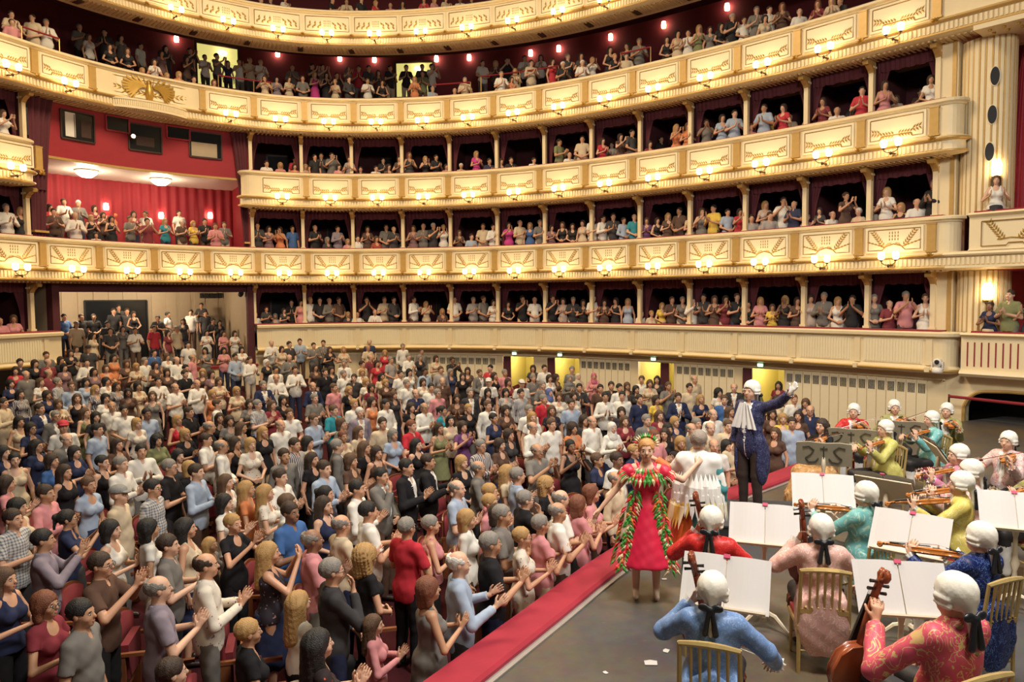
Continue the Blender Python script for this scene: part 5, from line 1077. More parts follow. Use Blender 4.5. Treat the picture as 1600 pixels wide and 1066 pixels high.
for (x0, y0), txt in NOTES.items():
    for s in txt.split():
        px, py, code = s.split(','); px = x0+float(px)/SC0; py = y0+float(py)/SC0; a = fixh(wear(code))
        standroom = (x0, y0) == (60, 430)
        sit = a['pose'] == 't'
        if sit: a['pose'] = 'f'
        if a['g'] == 'c': hh = 1.22; a['g'] = 'f'
        else: hh = {'m':1.64,'f':1.56}[a['g']]*(1+RNG.uniform(-.02,.02))
        if sit: hh = 1.24
        r = ray(px, py)
        if standroom:
            p = float(np.interp(py, [478,535], [-4.6,-.3])); t = t_of_x(px, p, 2.4); q = pt(t, p, 0); zh = CAMZ+r[2]*math.hypot(q.x,q.y)/math.hypot(r[0],r[1])
            q = Vector((q.x,q.y,zh-hh)); reg = 'standing room'
        else:
            k = 3.0                                # march along the view ray down to head height above the sloping floor
            while k < 34:
                X, Y, Z = r[0]*k, r[1]*k, CAMZ+r[2]*k
                if Z <= floor_z(X, Y)+hh: break
                k += .02
            q = Vector((X, Y, floor_z(X, Y))); reg = 'stalls'
        a.update(px=px, py=py, q=q, sit=sit, sc=hh/(1.62 if not sit else 1.22), reg=reg, d=math.hypot(q.x, q.y)); ALL.append(a)
for (lv, x0, y0), txt in BOXN.items():
    for s in txt.split():
        px, py, code = s.split(','); px = x0+float(px)/SC0; py = y0+float(py)/SC0; a = fixh(wear(code)); r = ray(px, py)
        T = {'A':TA,'B':TB,'C':TC,'D':TD,'E':TE,'M':TB,'S':TB,'s':TA}[lv]; best = None
        for p in [-.22] if lv in 'Ss' else np.arange(-.80, -4.4 if lv in 'DEM' else -2.3, -.1):
            t = t_of_x(px, p, T+.5); q = pt(t, p, 0); zh = CAMZ+r[2]*math.hypot(q.x,q.y)/math.hypot(r[0],r[1])
            stp = {'D':.42*max(0, math.floor((-p-1.4)/.95)+1) if -p > 1.4 else 0,'E':.42*max(0, math.floor((-p-1.4)/.95)+1) if -p > 1.4 else 0,'M':.25*max(0, math.floor((-p-.7)/.85))}.get(lv, 0)
            H = zh-(T-FL+stp)
            for sit, hh in ((False, {'m':1.62,'f':1.56}[a['g']]), (True, 1.20)):
                e = abs(H-hh)+.12*(-p-.8)+(0.05 if sit else 0)
                if best is None or e < best[0]: best = (e, sit, H, hh, q, T-FL+stp, t, zh)
        e, sit, H, hh, q, fz, t, zh = best; s_ = min(1.12, max(.88, H/hh))
        if zh < T+.12: s_ = (T+.12-fz)/hh
        a['kind'] = a['kind'] if a['kind'] != 't' or a['g'] == 'f' else 's'
        a.update(px=px, py=py, q=Vector((q.x,q.y,fz)), sit=sit, sc=s_*hh/(1.62 if not sit else 1.22), reg=lv, t=t, d=math.hypot(q.x,q.y), pose=a['pose'] or random.choice('ccchfda' if not sit else 'fcfcq')); ALL.append(a)
for a in ALL:
    a['pose'] = a['pose'] or 'c'
    if a['pose'] == 'd' and not a['sit'] and random.random() < .30: a['pose'] = random.choice('cf')
    v = TARGET-a['q']; a['yaw'] = math.atan2(v.y, v.x)-math.pi/2+random.gauss(0, .28)
    if a['kind'] == 'n' and a['g'] == 'm': a['kind'] = 's'
    a['skin'] = random.choices([0,1,2,3], [.45,.33,.2,.02])[0]
    a['bot'] = random.choice('NHHMEBG'); a['bk'] = 'k' if a['g'] == 'f' and random.random() < .35 else 't'
    if a['g'] == 'f' and a['kind'] == 'n' and random.random() < .6: a['kind'] = 'e'
# gentle push-apart so neighbours do not intersect
for it in range(12):
    for i, a in enumerate(ALL):
        for b in ALL[i+1:]:
            if abs(a['px']-b['px']) > 90 or abs(a['q'].z-b['q'].z) > .6: continue
            dv = b['q']-a['q']; dv.z = 0; L_ = dv.length
            if L_ < .44:
                dv = dv/L_ if L_ > .01 else Vector((1,0,0))
                if a['reg'] in ('stalls','standing room'):
                    # slide along each one's own line of sight so the image position holds
                    for w_, sg in ((a,-1),(b,1)):
                        u = Vector((w_['q'].x, w_['q'].y, 0)).normalized(); sgn = 1 if dv.dot(u)*sg > 0 else -1
                        w_['q'] += u*(.44-L_)*.35*sgn+dv*sg*(.44-L_)*.22
                        if w_['reg'] == 'stalls': w_['q'].z = floor_z(w_['q'].x, w_['q'].y)
                else: a['q'] -= dv*(.44-L_)*.4; b['q'] += dv*(.44-L_)*.4
# keep the front row behind the red ledge
def ledge_push(q):
    for i in range(len(edge_out)-1):
        A_, B_ = edge_out[i], edge_out[i+1]; g_ = (B_-A_); L_ = g_.length; g_ = g_/L_; u = (q-A_).dot(g_)
        if -.01 <= u <= L_:
            nn = Vector((-g_.y,g_.x,0)); s_ = (Vector((q.x,q.y,0))-Vector((A_.x,A_.y,0))).dot(nn)
            if s_ < .26: q = q+nn*(.26-s_)
            return q
    return q
for a in ALL:
    if a['reg'] == 'stalls': a['q'] = ledge_push(a['q']); a['q'].z = floor_z(a['q'].x, a['q'].y)
ALL.sort(key=lambda a: a['d'])
NIND = 292
IND = ALL[:NIND]; REST = ALL[NIND:]
# ---- labels
KN = {'l':'long-sleeved shirt','s':'short-sleeved shirt','t':'short-sleeved top','n':'sleeveless top','e':'sleeveless dress','j':'jacket','o':'coat'}
PN = {'c':'clapping','h':'clapping with raised hands','a':'clapping with hands apart','d':'with arms lowered','f':'with folded hands','q':'with a hand at the face','p':'holding hands up to the eyes','r':'raising an arm'}
def garment(a):
    k = KN[a['kind']]
    if a['g'] == 'f' and a['kind'] == 'l': k = 'long-sleeved top'
    x = f"{CC[a['top']][0]} {k}"
    if a['hs'] == 'h': x += ' and headscarf'
    if a['hs'] == 'p': x += f" and {HC[a['hc']][0]} cap"
    return x
def short(a): return CC[a['top']][0]+(' dress' if a['kind'] == 'e' else ' jacket' if a['kind'] == 'j' else ' top')
LV = {'A':'in the lowest box row','B':'in the second box row','C':'in the third box row','S':'in the upper stage box','s':'in the lower stage box','D':'in the gallery','M':'in the centre box','standing room':'in the standing room','E':'in the top gallery'}
seen = {}
for a in IND:
    nb = sorted((b for b in ALL if b is not a and b['reg'] == a['reg']), key=lambda b: (b['px']-a['px'])**2+1.5*(b['py']-a['py'])**2)[:7]
    where = LV.get(a['reg'], '')
    def rel(b):
        dx, dy = b['px']-a['px'], b['py']-a['py']
        if a['reg'] == 'stalls' and abs(dy) > abs(dx): return 'behind' if dy > 0 else 'before'
        return 'left of' if dx > 0 else 'right of'
    sits = ', seated' if a['sit'] else ''
    base_ = f"{garment(a)}{sits} {PN[a['pose']]}"
    if a['reg'] in 'Ss': base_ = f"{garment(a)}{sits}"
    opts = [f"{base_} {where}, {rel(b)} someone in {CC[b['top']][0]}, {rel(c)} someone in {CC[c['top']][0]}" for b in nb for c in nb if b is not c and rel(b) != rel(c)]+[f"{base_} {where}, {rel(b)} {short(b)}, {rel(c)} {short(c)}" for b in nb for c in nb if b is not c]+[f"{base_} {where}, {rel(b)} someone in {CC[b['top']][0]}" for b in nb]
    for lab in opts:
        lab = ' '.join(('person in '+lab).replace(' ,', ',').split())
        if lab not in seen and len(lab.split()) <= 16: break
    else: lab = f"person in {garment(a)}, {ORD[len(seen) % 20]}"
    seen[lab] = 1; a['label'] = lab
def pm(a): return Matrix.Translation(a['q']) @ Matrix.Rotation(a['yaw'], 4, 'Z') @ Matrix.Scale(a['sc'], 4)
for a in IND:
    make_person(pm(a), a['g'], a['pose'], a['sit'], a['top'], a['kind'], a['hc'], a['hs'], a['bot'], SKINS[a['skin']], a['label'], 'audience '+(LV.get(a['reg'], 'in the stalls')), a['gl'], a['bk'])
# ---- the farther spectators, merged into one crowd
def arrays(me, ratio):
    o = bpy.data.objects.new('tmp', me); COL.objects.link(o); md = o.modifiers.new('d','DECIMATE'); md.ratio = ratio
    dg = bpy.context.evaluated_depsgraph_get(); m2 = o.evaluated_get(dg).to_mesh(); m2.calc_loop_triangles()
    V = np.empty(len(m2.vertices)*3, np.float32); m2.vertices.foreach_get('co', V); T_ = np.empty(len(m2.loop_triangles)*3, np.int32); m2.loop_triangles.foreach_get('vertices', T_)
    o.evaluated_get(dg).to_mesh_clear(); bpy.data.objects.remove(o); return V.reshape(-1,3), T_.reshape(-1,3)
LOW = {}
def low(me, ratio):
    if me.name not in LOW: LOW[me.name] = arrays(me, ratio)
    return LOW[me.name]
VV, TT, CCs = [], [], []; nv = 0
def basecol(m):
    b = m.node_tree.nodes['Principled BSDF']; 
    if b.inputs['Base Color'].is_linked:
        n_ = b.inputs['Base Color'].links[0].from_node; c1, c2 = n_.inputs[6].default_value, n_.inputs[7].default_value; return [(c1[i]+c2[i])/2 for i in range(3)]
    return list(b.inputs['Base Color'].default_value[:3])
for a in REST:
    M = np.array(pm(a)); kd = {'n':'e','l':'s','j':'s'}.get(a['kind'], a['kind']) if a['g'] == 'f' else ('s' if a['kind'] in 'st' else 'l')
    if a['g'] == 'f' and kd not in 'et': kd = 't'
    hs = {'u':'s','c':'m'}.get(a['hs'], a['hs']); po = {'a':'c','q':'f','p':'h'}.get(a['pose'], a['pose'])
    if a['sit'] and po not in 'cf': po = 'f'
    parts = [(low(body(a['g'], po, a['sit']), .11), basecol(SKINS[a['skin']])), (low(top(a['g'], po, a['sit'], kd), .10), basecol(clothmat(a['top']))), (low(hair(hs, a['sit']), .10), HC[a['hc']][1])]
    if kd != 'e': parts.append((low(bottom(a['sit'], 't'), .10), basecol(clothmat(a['bot']))))
    for (V, T_), c in parts:
        W_ = V @ M[:3,:3].T+M[:3,3]; VV.append(W_); TT.append(T_+nv); CCs.append(np.tile([*c,1], (len(V),1))); nv += len(V)
VV = np.concatenate(VV); TT = np.concatenate(TT); CCs = np.concatenate(CCs).astype(np.float32)
cm_ = mat('crowd_clothes', (.5,.5,.5), .8); at_ = cm_.node_tree.nodes.new('ShaderNodeAttribute'); at_.attribute_name = 'wear'; cm_.node_tree.links.new(at_.outputs['Color'], cm_.node_tree.nodes['Principled BSDF'].inputs['Base Color'])
me = to_mesh('crowd', VV, TT, [cm_]); ca = me.color_attributes.new('wear', 'FLOAT_COLOR', 'POINT'); ca.data.foreach_set('color', CCs.ravel())
tag(link('distant_crowd', me), 'distant applauding spectators in the galleries, far boxes and rear stalls', 'crowd', kind='stuff')
# ------------------------------------------------------------------ stalls seats
WOODM = mat('seat_wood', (.22,.075,.03), .35, noise=.25, nscale=10); PLUSH = mat('seat_plush', (.16,.014,.02), .85)
def arcpanel(w, z0, z1, th, bulge, top_r=.06, n=10):
    mb = MB(); vs = []
    for i in range(n+1):
        u = -1+2*i/n; x = u*w/2; y = -bulge*(1-u*u); zt = z1-top_r*(abs(u)**4)
        vs += [(x,y,z0),(x,y,zt),(x,y-th,zt),(x,y-th,z0)]
    fs = [(4*i+k, 4*i+4+k, 4*i+4+(k+1) % 4, 4*i+(k+1) % 4) for i in range(n) for k in range(4)]+[(0,1,2,3),(4*n+3,4*n+2,4*n+1,4*n)]
    return mb.add(vs, fs)
SB1 = arcpanel(.50,.42,.90,.045,.05).mesh('back', PLUSH, True); SB2 = arcpanel(.54,.38,.93,.018,.055).mesh('back_shell', WOODM)
SS = MB().box((0,.03,.50),(.46,.08,.36)).mesh('seat', PLUSH); SA_ = MB().box((0,.10,.60),(.045,.34,.035)).box((0,.0,.30),(.035,.10,.60)).mesh('armrest', WOODM); SL = MB().box((0,0,.2),(.44,.05,.04)).mesh('cross_bar', WOODM)
slab = {}
for a in IND:
    if a['reg'] != 'stalls' or a['d'] > 15.5 or a['sc'] < .8: continue
    v = (TARGET-a['q']); v.z = 0; v.normalize(); q = a['q']-v*.42; q.z = floor_z(q.x, q.y)
    if min((Vector((b['q'].x-q.x, b['q'].y-q.y))).length for b in IND if b is not a) < .36: continue
    lab = f"red plush folding seat of the person in {garment(a)}, {a['label'].split(', ')[-1]}"
    if lab in slab: continue
    lab = ' '.join(lab.split()[:16])
    if lab in slab or len(lab.split()) < 5: continue
    slab[lab] = 1
    e = empty('stalls_seat', Matrix.Translation(q) @ Matrix.Rotation(math.atan2(v.y,v.x)-math.pi/2, 4, 'Z')); tag(e, lab, 'seat', 'folding seats of the stalls')
    link('back', SB1, e); link('back_shell', SB2, e, Matrix.Translation((0,-.046,0))); link('seat', SS, e); link('cross_bar', SL, e)
    for s in (-1,1): link('armrest', SA_, e, Matrix.Translation((s*.27,0,0)))
# ------------------------------------------------------------------ orchestra furniture
CHGOLD = mat('antique_gold_paint', (.50,.36,.14), .4, .35, noise=.15, nscale=20)
def chair_parts():
    P = {}
    def bp(s): return MB().tube([(s*.20,-.20,.0),(s*.20,-.19,.44),(s*.195,-.25,.93)], [.016,.02,.016], 6).mesh('back_post', CHGOLD)
    P['posts'] = [bp(-1), bp(1)]
    P['top_rail'] = MB().tube([(-.20,-.25,.92),(-.1,-.262,.935),(0,-.266,.94),(.1,-.262,.935),(.20,-.25,.92)], [.018,.022,.024,.022,.018], 6).mesh('top_rail', CHGOLD)
    lr = MB().box((0,-.215,.56),(.39,.022,.04)); 
    for k in range(7): lr.lathe([(.004,.58),(.016,.595),(.004,.61)], 6, M=Matrix.Translation((-.15+.05*k,-.217,0)))
    P['lower_rail'] = lr.mesh('lower_rail', CHGOLD)
    P['spindle'] = MB().tube([(0,-.217,.57),(0,-.232,.74),(0,-.258,.925)], [.009,.012,.016], 6).mesh('spindle', CHGOLD)
    P['seat'] = MB().prism([(-.20,-.20),(.20,-.20),(.215,.20),(.12,.23),(-.12,.23),(-.215,.20)], .045, M=Matrix.Translation((0,0,.42))).mesh('seat', mat('seat_pad',(.35,.04,.05),.8))
    P['seat_frame'] = MB().prism([(-.215,-.215),(.215,-.215),(.23,.21),(.13,.245),(-.13,.245),(-.23,.21)], .035, M=Matrix.Translation((0,0,.388))).mesh('seat_frame', CHGOLD)
    P['leg'] = MB().tube([(0,0,.40),(0,.005,.2),(0,.01,0)], [.018,.016,.011], 6).mesh('leg', CHGOLD)
    P['stretcher'] = MB().tube([(-.2,0,.2),(.2,0,.2)], .009, 5).mesh('stretcher', CHGOLD)
    return P
CHP = chair_parts()
def chair(M, label):
    e = empty('orchestra_chair', M); tag(e, label, 'chair', 'gilded orchestra chairs')
    for m in CHP['posts']: link('back_post', m, e)
    for k in ('top_rail','lower_rail','seat','seat_frame'): link(k, CHP[k], e)
    for k in range(5): link('spindle', CHP['spindle'], e, Matrix.Translation((-.12+.06*k,0,0)))
    for s in (-1,1): link('leg', CHP['leg'], e, Matrix.Translation((s*.2,.2,0))); 
    for y in (-.19,.2): link('stretcher', CHP['stretcher'], e, Matrix.Translation((0,y,0)))
PAPER = mat('score_paper', (.56,.54,.53), .7); STW = mat('stand_cream_wood', (.68,.58,.42), .5, noise=.1); STD = mat('stand_carved_wood', (.30,.27,.19), .55, noise=.12); STL = mat('stand_dark_relief', (.07,.065,.05), .6); TABM = mat('red_tab', (.55,.06,.14), .6)
def stand(M, label, kind, tilt=35):
    e = empty('music_stand', M); tag(e, label, 'music stand', 'music stands')
    MB().lathe([(.03,.06),(.045,.12),(.025,.2),(.03,.3),(.022,.4),(.045,.48),(.025,.55),(.02,.75),(.035,.82),(.02,.95)], 10).obj('post', STW, e, smooth=True)
    for k in range(3):
        a = R(90+120*k); MB().tube([(0,0,.16),(.12*math.cos(a),.12*math.sin(a),.14),(.24*math.cos(a),.24*math.sin(a),.04),(.28*math.cos(a),.28*math.sin(a),.012)], [.025,.022,.016,.014], 6).obj('foot', STW, e)
    T = Matrix.Translation((0,0,1.0)) @ Matrix.Rotation(R(tilt), 4, 'X')          # desk: local z up the page, page faces -y (the player)
    if kind == 'score':
        d = MB().box((0,.012,0),(.62,.016,.36)).box((0,-.03,-.185),(.62,.07,.014)).obj('desk', STW, e, T)
        for s in (-1,1):
            mb = MB(); n = 8; vs = []
            for i in range(n+1):
                u = i/n; x = s*(.004+.33*u); y = -.012-.020*math.sin(math.pi*min(1,u*1.15))*(1-u*.3)
                vs += [(x,y,-.19),(x,y,.23)]
            mb.add(vs, [(2*i,2*i+2,2*i+3,2*i+1) for i in range(n)]); mb.obj('page', PAPER, e, T)
        MB().box((0,-.02,.225),(.05,.012,.03)).obj('red_tab', TABM, e, T)
    else:
        poly = [(-.36,-.17),(-.2,-.185),(0,-.17),(.2,-.185),(.36,-.17),(.375,0),(.36,.17),(.2,.185),(0,.17),(-.2,.185),(-.36,.17),(-.375,0)]
        d = MB().prism(poly, .025, M=Matrix(((1,0,0,0),(0,0,1,0),(0,1,0,0),(0,0,0,1)))).box((0,-.04,-.16),(.66,.07,.014)).obj('desk', STD, e, T)
        o = MB()
        for s in (-1,1): o.tube([(s*.28,.035,.11),(s*.2,.035,.13),(s*.13,.035,.07),(s*.17,.035,.0),(s*.24,.035,-.06),(s*.2,.035,-.12),(s*.11,.035,-.11),(s*.07,.035,-.06)], .009, 5)
        o.tube([(0,.035,.13),(0,.035,-.12)], .009, 5).tube([(-.05,.035,.1),(.05,.035,.1)], .007, 5)
        o.obj('scroll_relief', STL, d)
        MB().box((0,-.012,0),(.5,.008,.30)).obj('score', PAPER, e, T)
# ------------------------------------------------------------------ instruments
VARN = mat('amber_varnish', (.46,.16,.035), .22, noise=.3, nscale=9); VARD = mat('dark_varnish', (.20,.045,.018), .22, noise=.3, nscale=6); EBON = mat('ebony', (.02,.016,.014), .3); STR = mat('steel_string', (.6,.58,.55), .3, .8); BOWH = mat('bow_hair', (.7,.66,.56), .6)
def fiddle_parts(k, vm, nm):
    """string instrument of body length .355*k; y runs from the tail (0) to the scroll, z is the front"""
    half = [(0,0),(.045,.003),(.085,.022),(.104,.07),(.098,.11),(.075,.13),(.057,.165),(.055,.19),(.064,.215),(.078,.235),(.084,.27),(.075,.318),(.045,.348),(.015,.355),(0,.355)]
    out = [(x*k,y*k) for x, y in half]+[(-x*k,y*k) for x, y in half[::-1][1:-1]]
    n = len(out); h = .016*k; rings = []
    for sc_, z in ((.80,-h*1.45),(.97,-h),(1.0,-h),(.965,-h*.9),(.965,h*.9),(1.0,h),(.97,h),(.80,h*1.5),(.35,h*1.9)):
        rings.append([(x*sc_, .178*k+(y-.178*k)*sc_, z) for x, y in out])
    mb = MB(); mb.add([v for r in rings for v in r], [(i*n+j,i*n+(j+1) % n,(i+1)*n+(j+1) % n,(i+1)*n+j) for i in range(len(rings)-1) for j in range(n)]+[tuple(range(n))[::-1], tuple((len(rings)-1)*n+j for j in range(n))])
    P = {'sound_box': mb.mesh('sound_box', vm, True)}
    P['neck'] = MB().tube([(0,.34*k,h*.6),(0,.42*k,h*1.1),(0,.50*k,h*1.1)], [.014*k,.011*k,.011*k], 8).mesh('neck', vm, True)
    P['fingerboard'] = MB().hexa([Vector((-.021*k,.22*k,h*2.3)),Vector((.021*k,.22*k,h*2.3)),Vector((.012*k,.50*k,h*1.7)),Vector((-.012*k,.50*k,h*1.7))],[Vector((-.021*k,.22*k,h*2.75)),Vector((.021*k,.22*k,h*2.75)),Vector((.012*k,.50*k,h*2.15)),Vector((-.012*k,.50*k,h*2.15))]).mesh('fingerboard', EBON)
    sp_ = [(0,.50*k,h*1.2),(0,.55*k,h*1.0)]+[(0,.575*k+.018*k*math.cos(R(a))*(1-a/900),h*.4+.018*k*math.sin(R(a))*(1-a/900)) for a in range(0,540,45)]
    P['scroll'] = MB().tube(sp_, [.012*k]*2+[.011*k]*len(sp_[2:]), 7).mesh('scroll', vm, True)
    P['tailpiece'] = MB().hexa([Vector((-.012*k,.005*k,h*1.6)),Vector((.012*k,.005*k,h*1.6)),Vector((.022*k,.11*k,h*2.5)),Vector((-.022*k,.11*k,h*2.5))],[Vector((-.012*k,.005*k,h*1.9)),Vector((.012*k,.005*k,h*1.9)),Vector((.022*k,.11*k,h*2.8)),Vector((-.022*k,.11*k,h*2.8))]).mesh('tailpiece', EBON)
    P['bridge'] = MB().box((0,.165*k,h*2.6),(.042*k,.006*k,h*2.0)).mesh('bridge', STW)
    st_ = MB()
    for q in (-1.5,-.5,.5,1.5): st_.tube([(q*.008*k,.10*k,h*2.8),(q*.011*k,.165*k,h*3.65),(q*.005*k,.52*k,h*2.3)], .0009*k+.0004, 4)
    P['strings'] = st_.mesh('strings', STR)
    for j in range(4):
        s = 1 if j % 2 else -1; P['peg%d' % j] = MB().tube([(0,(.515+.012*j)*k,h*1.0),(s*.034*k,(.515+.012*j)*k,h*1.0)], [.004*k,.006*k], 6).mesh('peg', EBON)
    for s in (-1,1): P['sound_hole%d' % s] = MB().tube([(s*.032*k,.145*k,h*2.05),(s*.038*k,.17*k,h*1.95),(s*.034*k,.195*k,h*2.0)], .0028*k, 4).mesh('sound_hole', EBON)
    if nm in ('cello','double_bass'): P['endpin'] = MB().tube([(0,0,0),(0,-.10*k,0)], .004*k, 6).mesh('endpin', STR)
    else: P['chin_rest'] = MB().lathe([(.01*k,0),(.03*k,.004*k),(.03*k,.01*k),(.01*k,.008*k)], 10, M=Matrix.Translation((-.035*k,.035*k,h*1.4))).mesh('chin_rest', EBON, True)
    return P
FID = {'violin': fiddle_parts(1.0, VARN, 'violin'), 'viola': fiddle_parts(1.15, VARN, 'viola'), 'cello': fiddle_parts(2.1, VARD, 'cello'), 'double_bass': fiddle_parts(2.35, mat('bass_varnish',(.26,.06,.02),.25,noise=.3,nscale=4), 'double_bass')}
def frame_yz(o, ydir, zdir):
    y = Vector(ydir).normalized(); z = Vector(zdir); z = (z-y*z.dot(y)).normalized(); x = y.cross(z)
    return Matrix(((x.x,y.x,z.x,o[0]),(x.y,y.y,z.y,o[1]),(x.z,y.z,z.z,o[2]),(0,0,0,1)))
def fiddle(kind, M, label):
    e = empty(kind, M); tag(e, label, 'double bass' if kind == 'double_bass' else kind, 'string instruments of the orchestra')
    for k, m in FID[kind].items():
        o = link(k.rstrip('-0123456789'), m, e)
        if k == 'strings': o['kind'] = 'stuff'
def bow(M, label, L=.72):
    e = empty('violin_bow', M); tag(e, label, 'bow', 'bows of the orchestra')
    MB().tube([(0,0,0),(0,L*.5,-.008),(0,L,0)], [.0055,.0045,.004], 6).obj('stick', VARD, e); MB().box((0,L*.5,.019),(.010,L*.96,.002)).obj('bow_hair', BOWH, e); MB().box((0,.03,.012),(.012,.05,.018)).obj('frog', EBON, e); MB().box((0,L-.01,.01),(.008,.014,.022)).obj('tip', EBON, e)
# ------------------------------------------------------------------ brocades
def satin(name, c1, c2, sc_=1., kind='scroll'):
    m = patt(name, kind, c1, c2, sc_); b = m.node_tree.nodes['Principled BSDF']; b.inputs['Roughness'].default_value = .42; return m
def coatmat(k):
    return {'red': satin('brocade_red',(.50,.020,.02),(.62,.06,.05),1.5),'blue': satin('brocade_blue',(.14,.24,.46),(.26,.38,.62),2.2),'rose': satin('brocade_rose',(.62,.36,.31),(.74,.58,.54),1.3),'teal': satin('brocade_teal',(.16,.42,.42),(.42,.58,.45),.7),'yellow': satin('brocade_yellow',(.62,.50,.12),(.72,.64,.30),1.2),'lime': satin('brocade_lime',(.50,.46,.12),(.60,.58,.26),1.2),'olive': satin('brocade_olive',(.28,.27,.10),(.40,.38,.16),1.0),'navy': satin('brocade_navy',(.010,.018,.09),(.10,.18,.46),2.2),'pinkgold': satin('brocade_pink_gold',(.56,.085,.13),(.58,.44,.17),1.0),'pink': satin('brocade_pink',(.60,.24,.32),(.60,.16,.40),.8),'flower': satin('brocade_pale_flower',(.64,.50,.46),(.55,.16,.18),1.0),'midnight': satin('brocade_midnight',(.022,.024,.07),(.13,.14,.27),2.6),'gold': satin('gown_gold',(.46,.25,.10),(.66,.44,.22),.5)}[k]
WIGM = mat('powdered_wig', (.74,.71,.63), .75, bump=.15, bscale=60); STOCK = mat('white_stocking', (.72,.70,.66), .6); LACE = mat('white_lace', (.80,.78,.74), .7); RIBB = mat('black_ribbon', (.012,.014,.018), .35); BREECH = mat('black_breeches', (.016,.014,.015), .6)
def ruffle(r, h, n=28, amp=.012):
    mb = MB(); vs = []
    for j, (rr, z) in enumerate(((r*.8,0),(r*1.05,h*.5),(r*1.25,h))):
        for k in range(n): a = 2*math.pi*k/n; q = rr+amp*(j/2)*math.sin(a*9); vs.append((q*math.cos(a), q*math.sin(a), z))
    return mb.add(vs, [(j*n+k,j*n+(k+1) % n,(j+1)*n+(k+1) % n,(j+1)*n+k) for j in range(2) for k in range(n)])
RUF = ruffle(.045,.06).mesh('lace_cuff', LACE, True)
def jabot_mesh(L, w):
    mb = MB(); vs = []; n = 14
    for j in range(5):
        u = j/4
        for k in range(n+1): x = (-1+2*k/n)*w*(.35+.65*u); vs.append((x, .018*math.sin(k*1.9)+.01*u, -L*u))
    return mb.add(vs, [(j*(n+1)+k,j*(n+1)+k+1,(j+1)*(n+1)+k+1,(j+1)*(n+1)+k) for j in range(4) for k in range(n)])
JAB = jabot_mesh(.24,.085).mesh('jabot', LACE, True)
def musician(px, py, coat, kind, label, yaw=None, zh=1.23, pose='v', gown=False):
    r = ray(px, py); k = (zh-CAMZ)/r[2]; q = Vector((r[0]*k, r[1]*k, 0)); s = zh/1.235
    v = CONDP-q; ya = math.atan2(v.y, v.x)-math.pi/2 if yaw is None else R(yaw)
    M = Matrix.Translation(q) @ Matrix.Rotation(ya, 4, 'Z') @ Matrix.Scale(s, 4)
    # the head's own offset from the seat point
    M = Matrix.Translation(q-(Matrix.Rotation(ya,4,'Z') @ Vector((0,.02,0)))) @ Matrix.Rotation(ya, 4, 'Z') @ Matrix.Scale(s, 4)
    g = 'f' if gown else 'm'
    p = link('person', body(g, pose, True), None, M); setm(p, [SKINS[1],None,None,None,WIGM if not gown else hairmat('d')]); tag(p, label[0], 'person', 'costumed musicians')
    if gown:
        h = link('hair', hair('l', True), p); setm(h, [hairmat('d')]); t = link('top', top('f', pose, True, 'l'), p); setm(t, [clothmat('B')]); b = link('gown', bottom(True, 'w'), p); setm(b, [coatmat('gold')])
    else:
        h = link('wig', hair('w', True), p); setm(h, [WIGM]); rb = link('ribbon', ribbon(True), p); setm(rb, [RIBB])
        t = link('coat', top('m', pose, True, 'o'), p); setm(t, [coatmat(coat), LACE]); b = link('breeches', bottom(True, 'y'), p); setm(b, [BREECH, STOCK])
        link('jabot', JAB, p, Matrix.Translation((0,.125,1.44+SIT)))
        for e_, w_, d_, n_, c_ in upper(POSES[pose], SIT):
            dd = Vector(w_-e_).normalized(); link('lace_cuff', RUF, p, Matrix.Translation(Vector(w_)-dd*.045) @ dd.to_track_quat('Z','Y').to_matrix().to_4x4())
    Ms = Matrix.Translation(M.translation) @ Matrix.Rotation(ya, 4, 'Z')
    chair(Ms @ Matrix.Translation((0,.02,0)) @ Matrix.Scale(1.0,4), label[1])
    if pose == 'v':
        nm = 'viola' if 'viola' in label[2] else 'violin'; o = Vector((-.05,.105,1.435+SIT)); yd = Vector((-.27,.47,1.40+SIT))-o
        yd = Vector((-.20,.40,-.03)); fiddle(nm, M @ frame_yz(o, yd, (.35,.05,1)), label[2])
        if label[3]: b0 = Vector((.17,.42,1.37+SIT)); bow(M @ frame_yz(b0, (Vector((-.20,.30,1.50+SIT))-b0), (0,0,-1)), label[3])
    if pose == 'V':
        fiddle('cello', M @ frame_yz((.02,.42,.27), Vector((-.13,.10,1.26))-Vector((.02,.42,.27)), (0,1,.4)), label[2])
        if label[3]: bow(M @ frame_yz((.42,.38,.62), (-1,.30,.12), (0,-.3,-1)), label[3])
    return q, ya
CONDP = at_z(1172, 797, .20); CONDP.z = 0
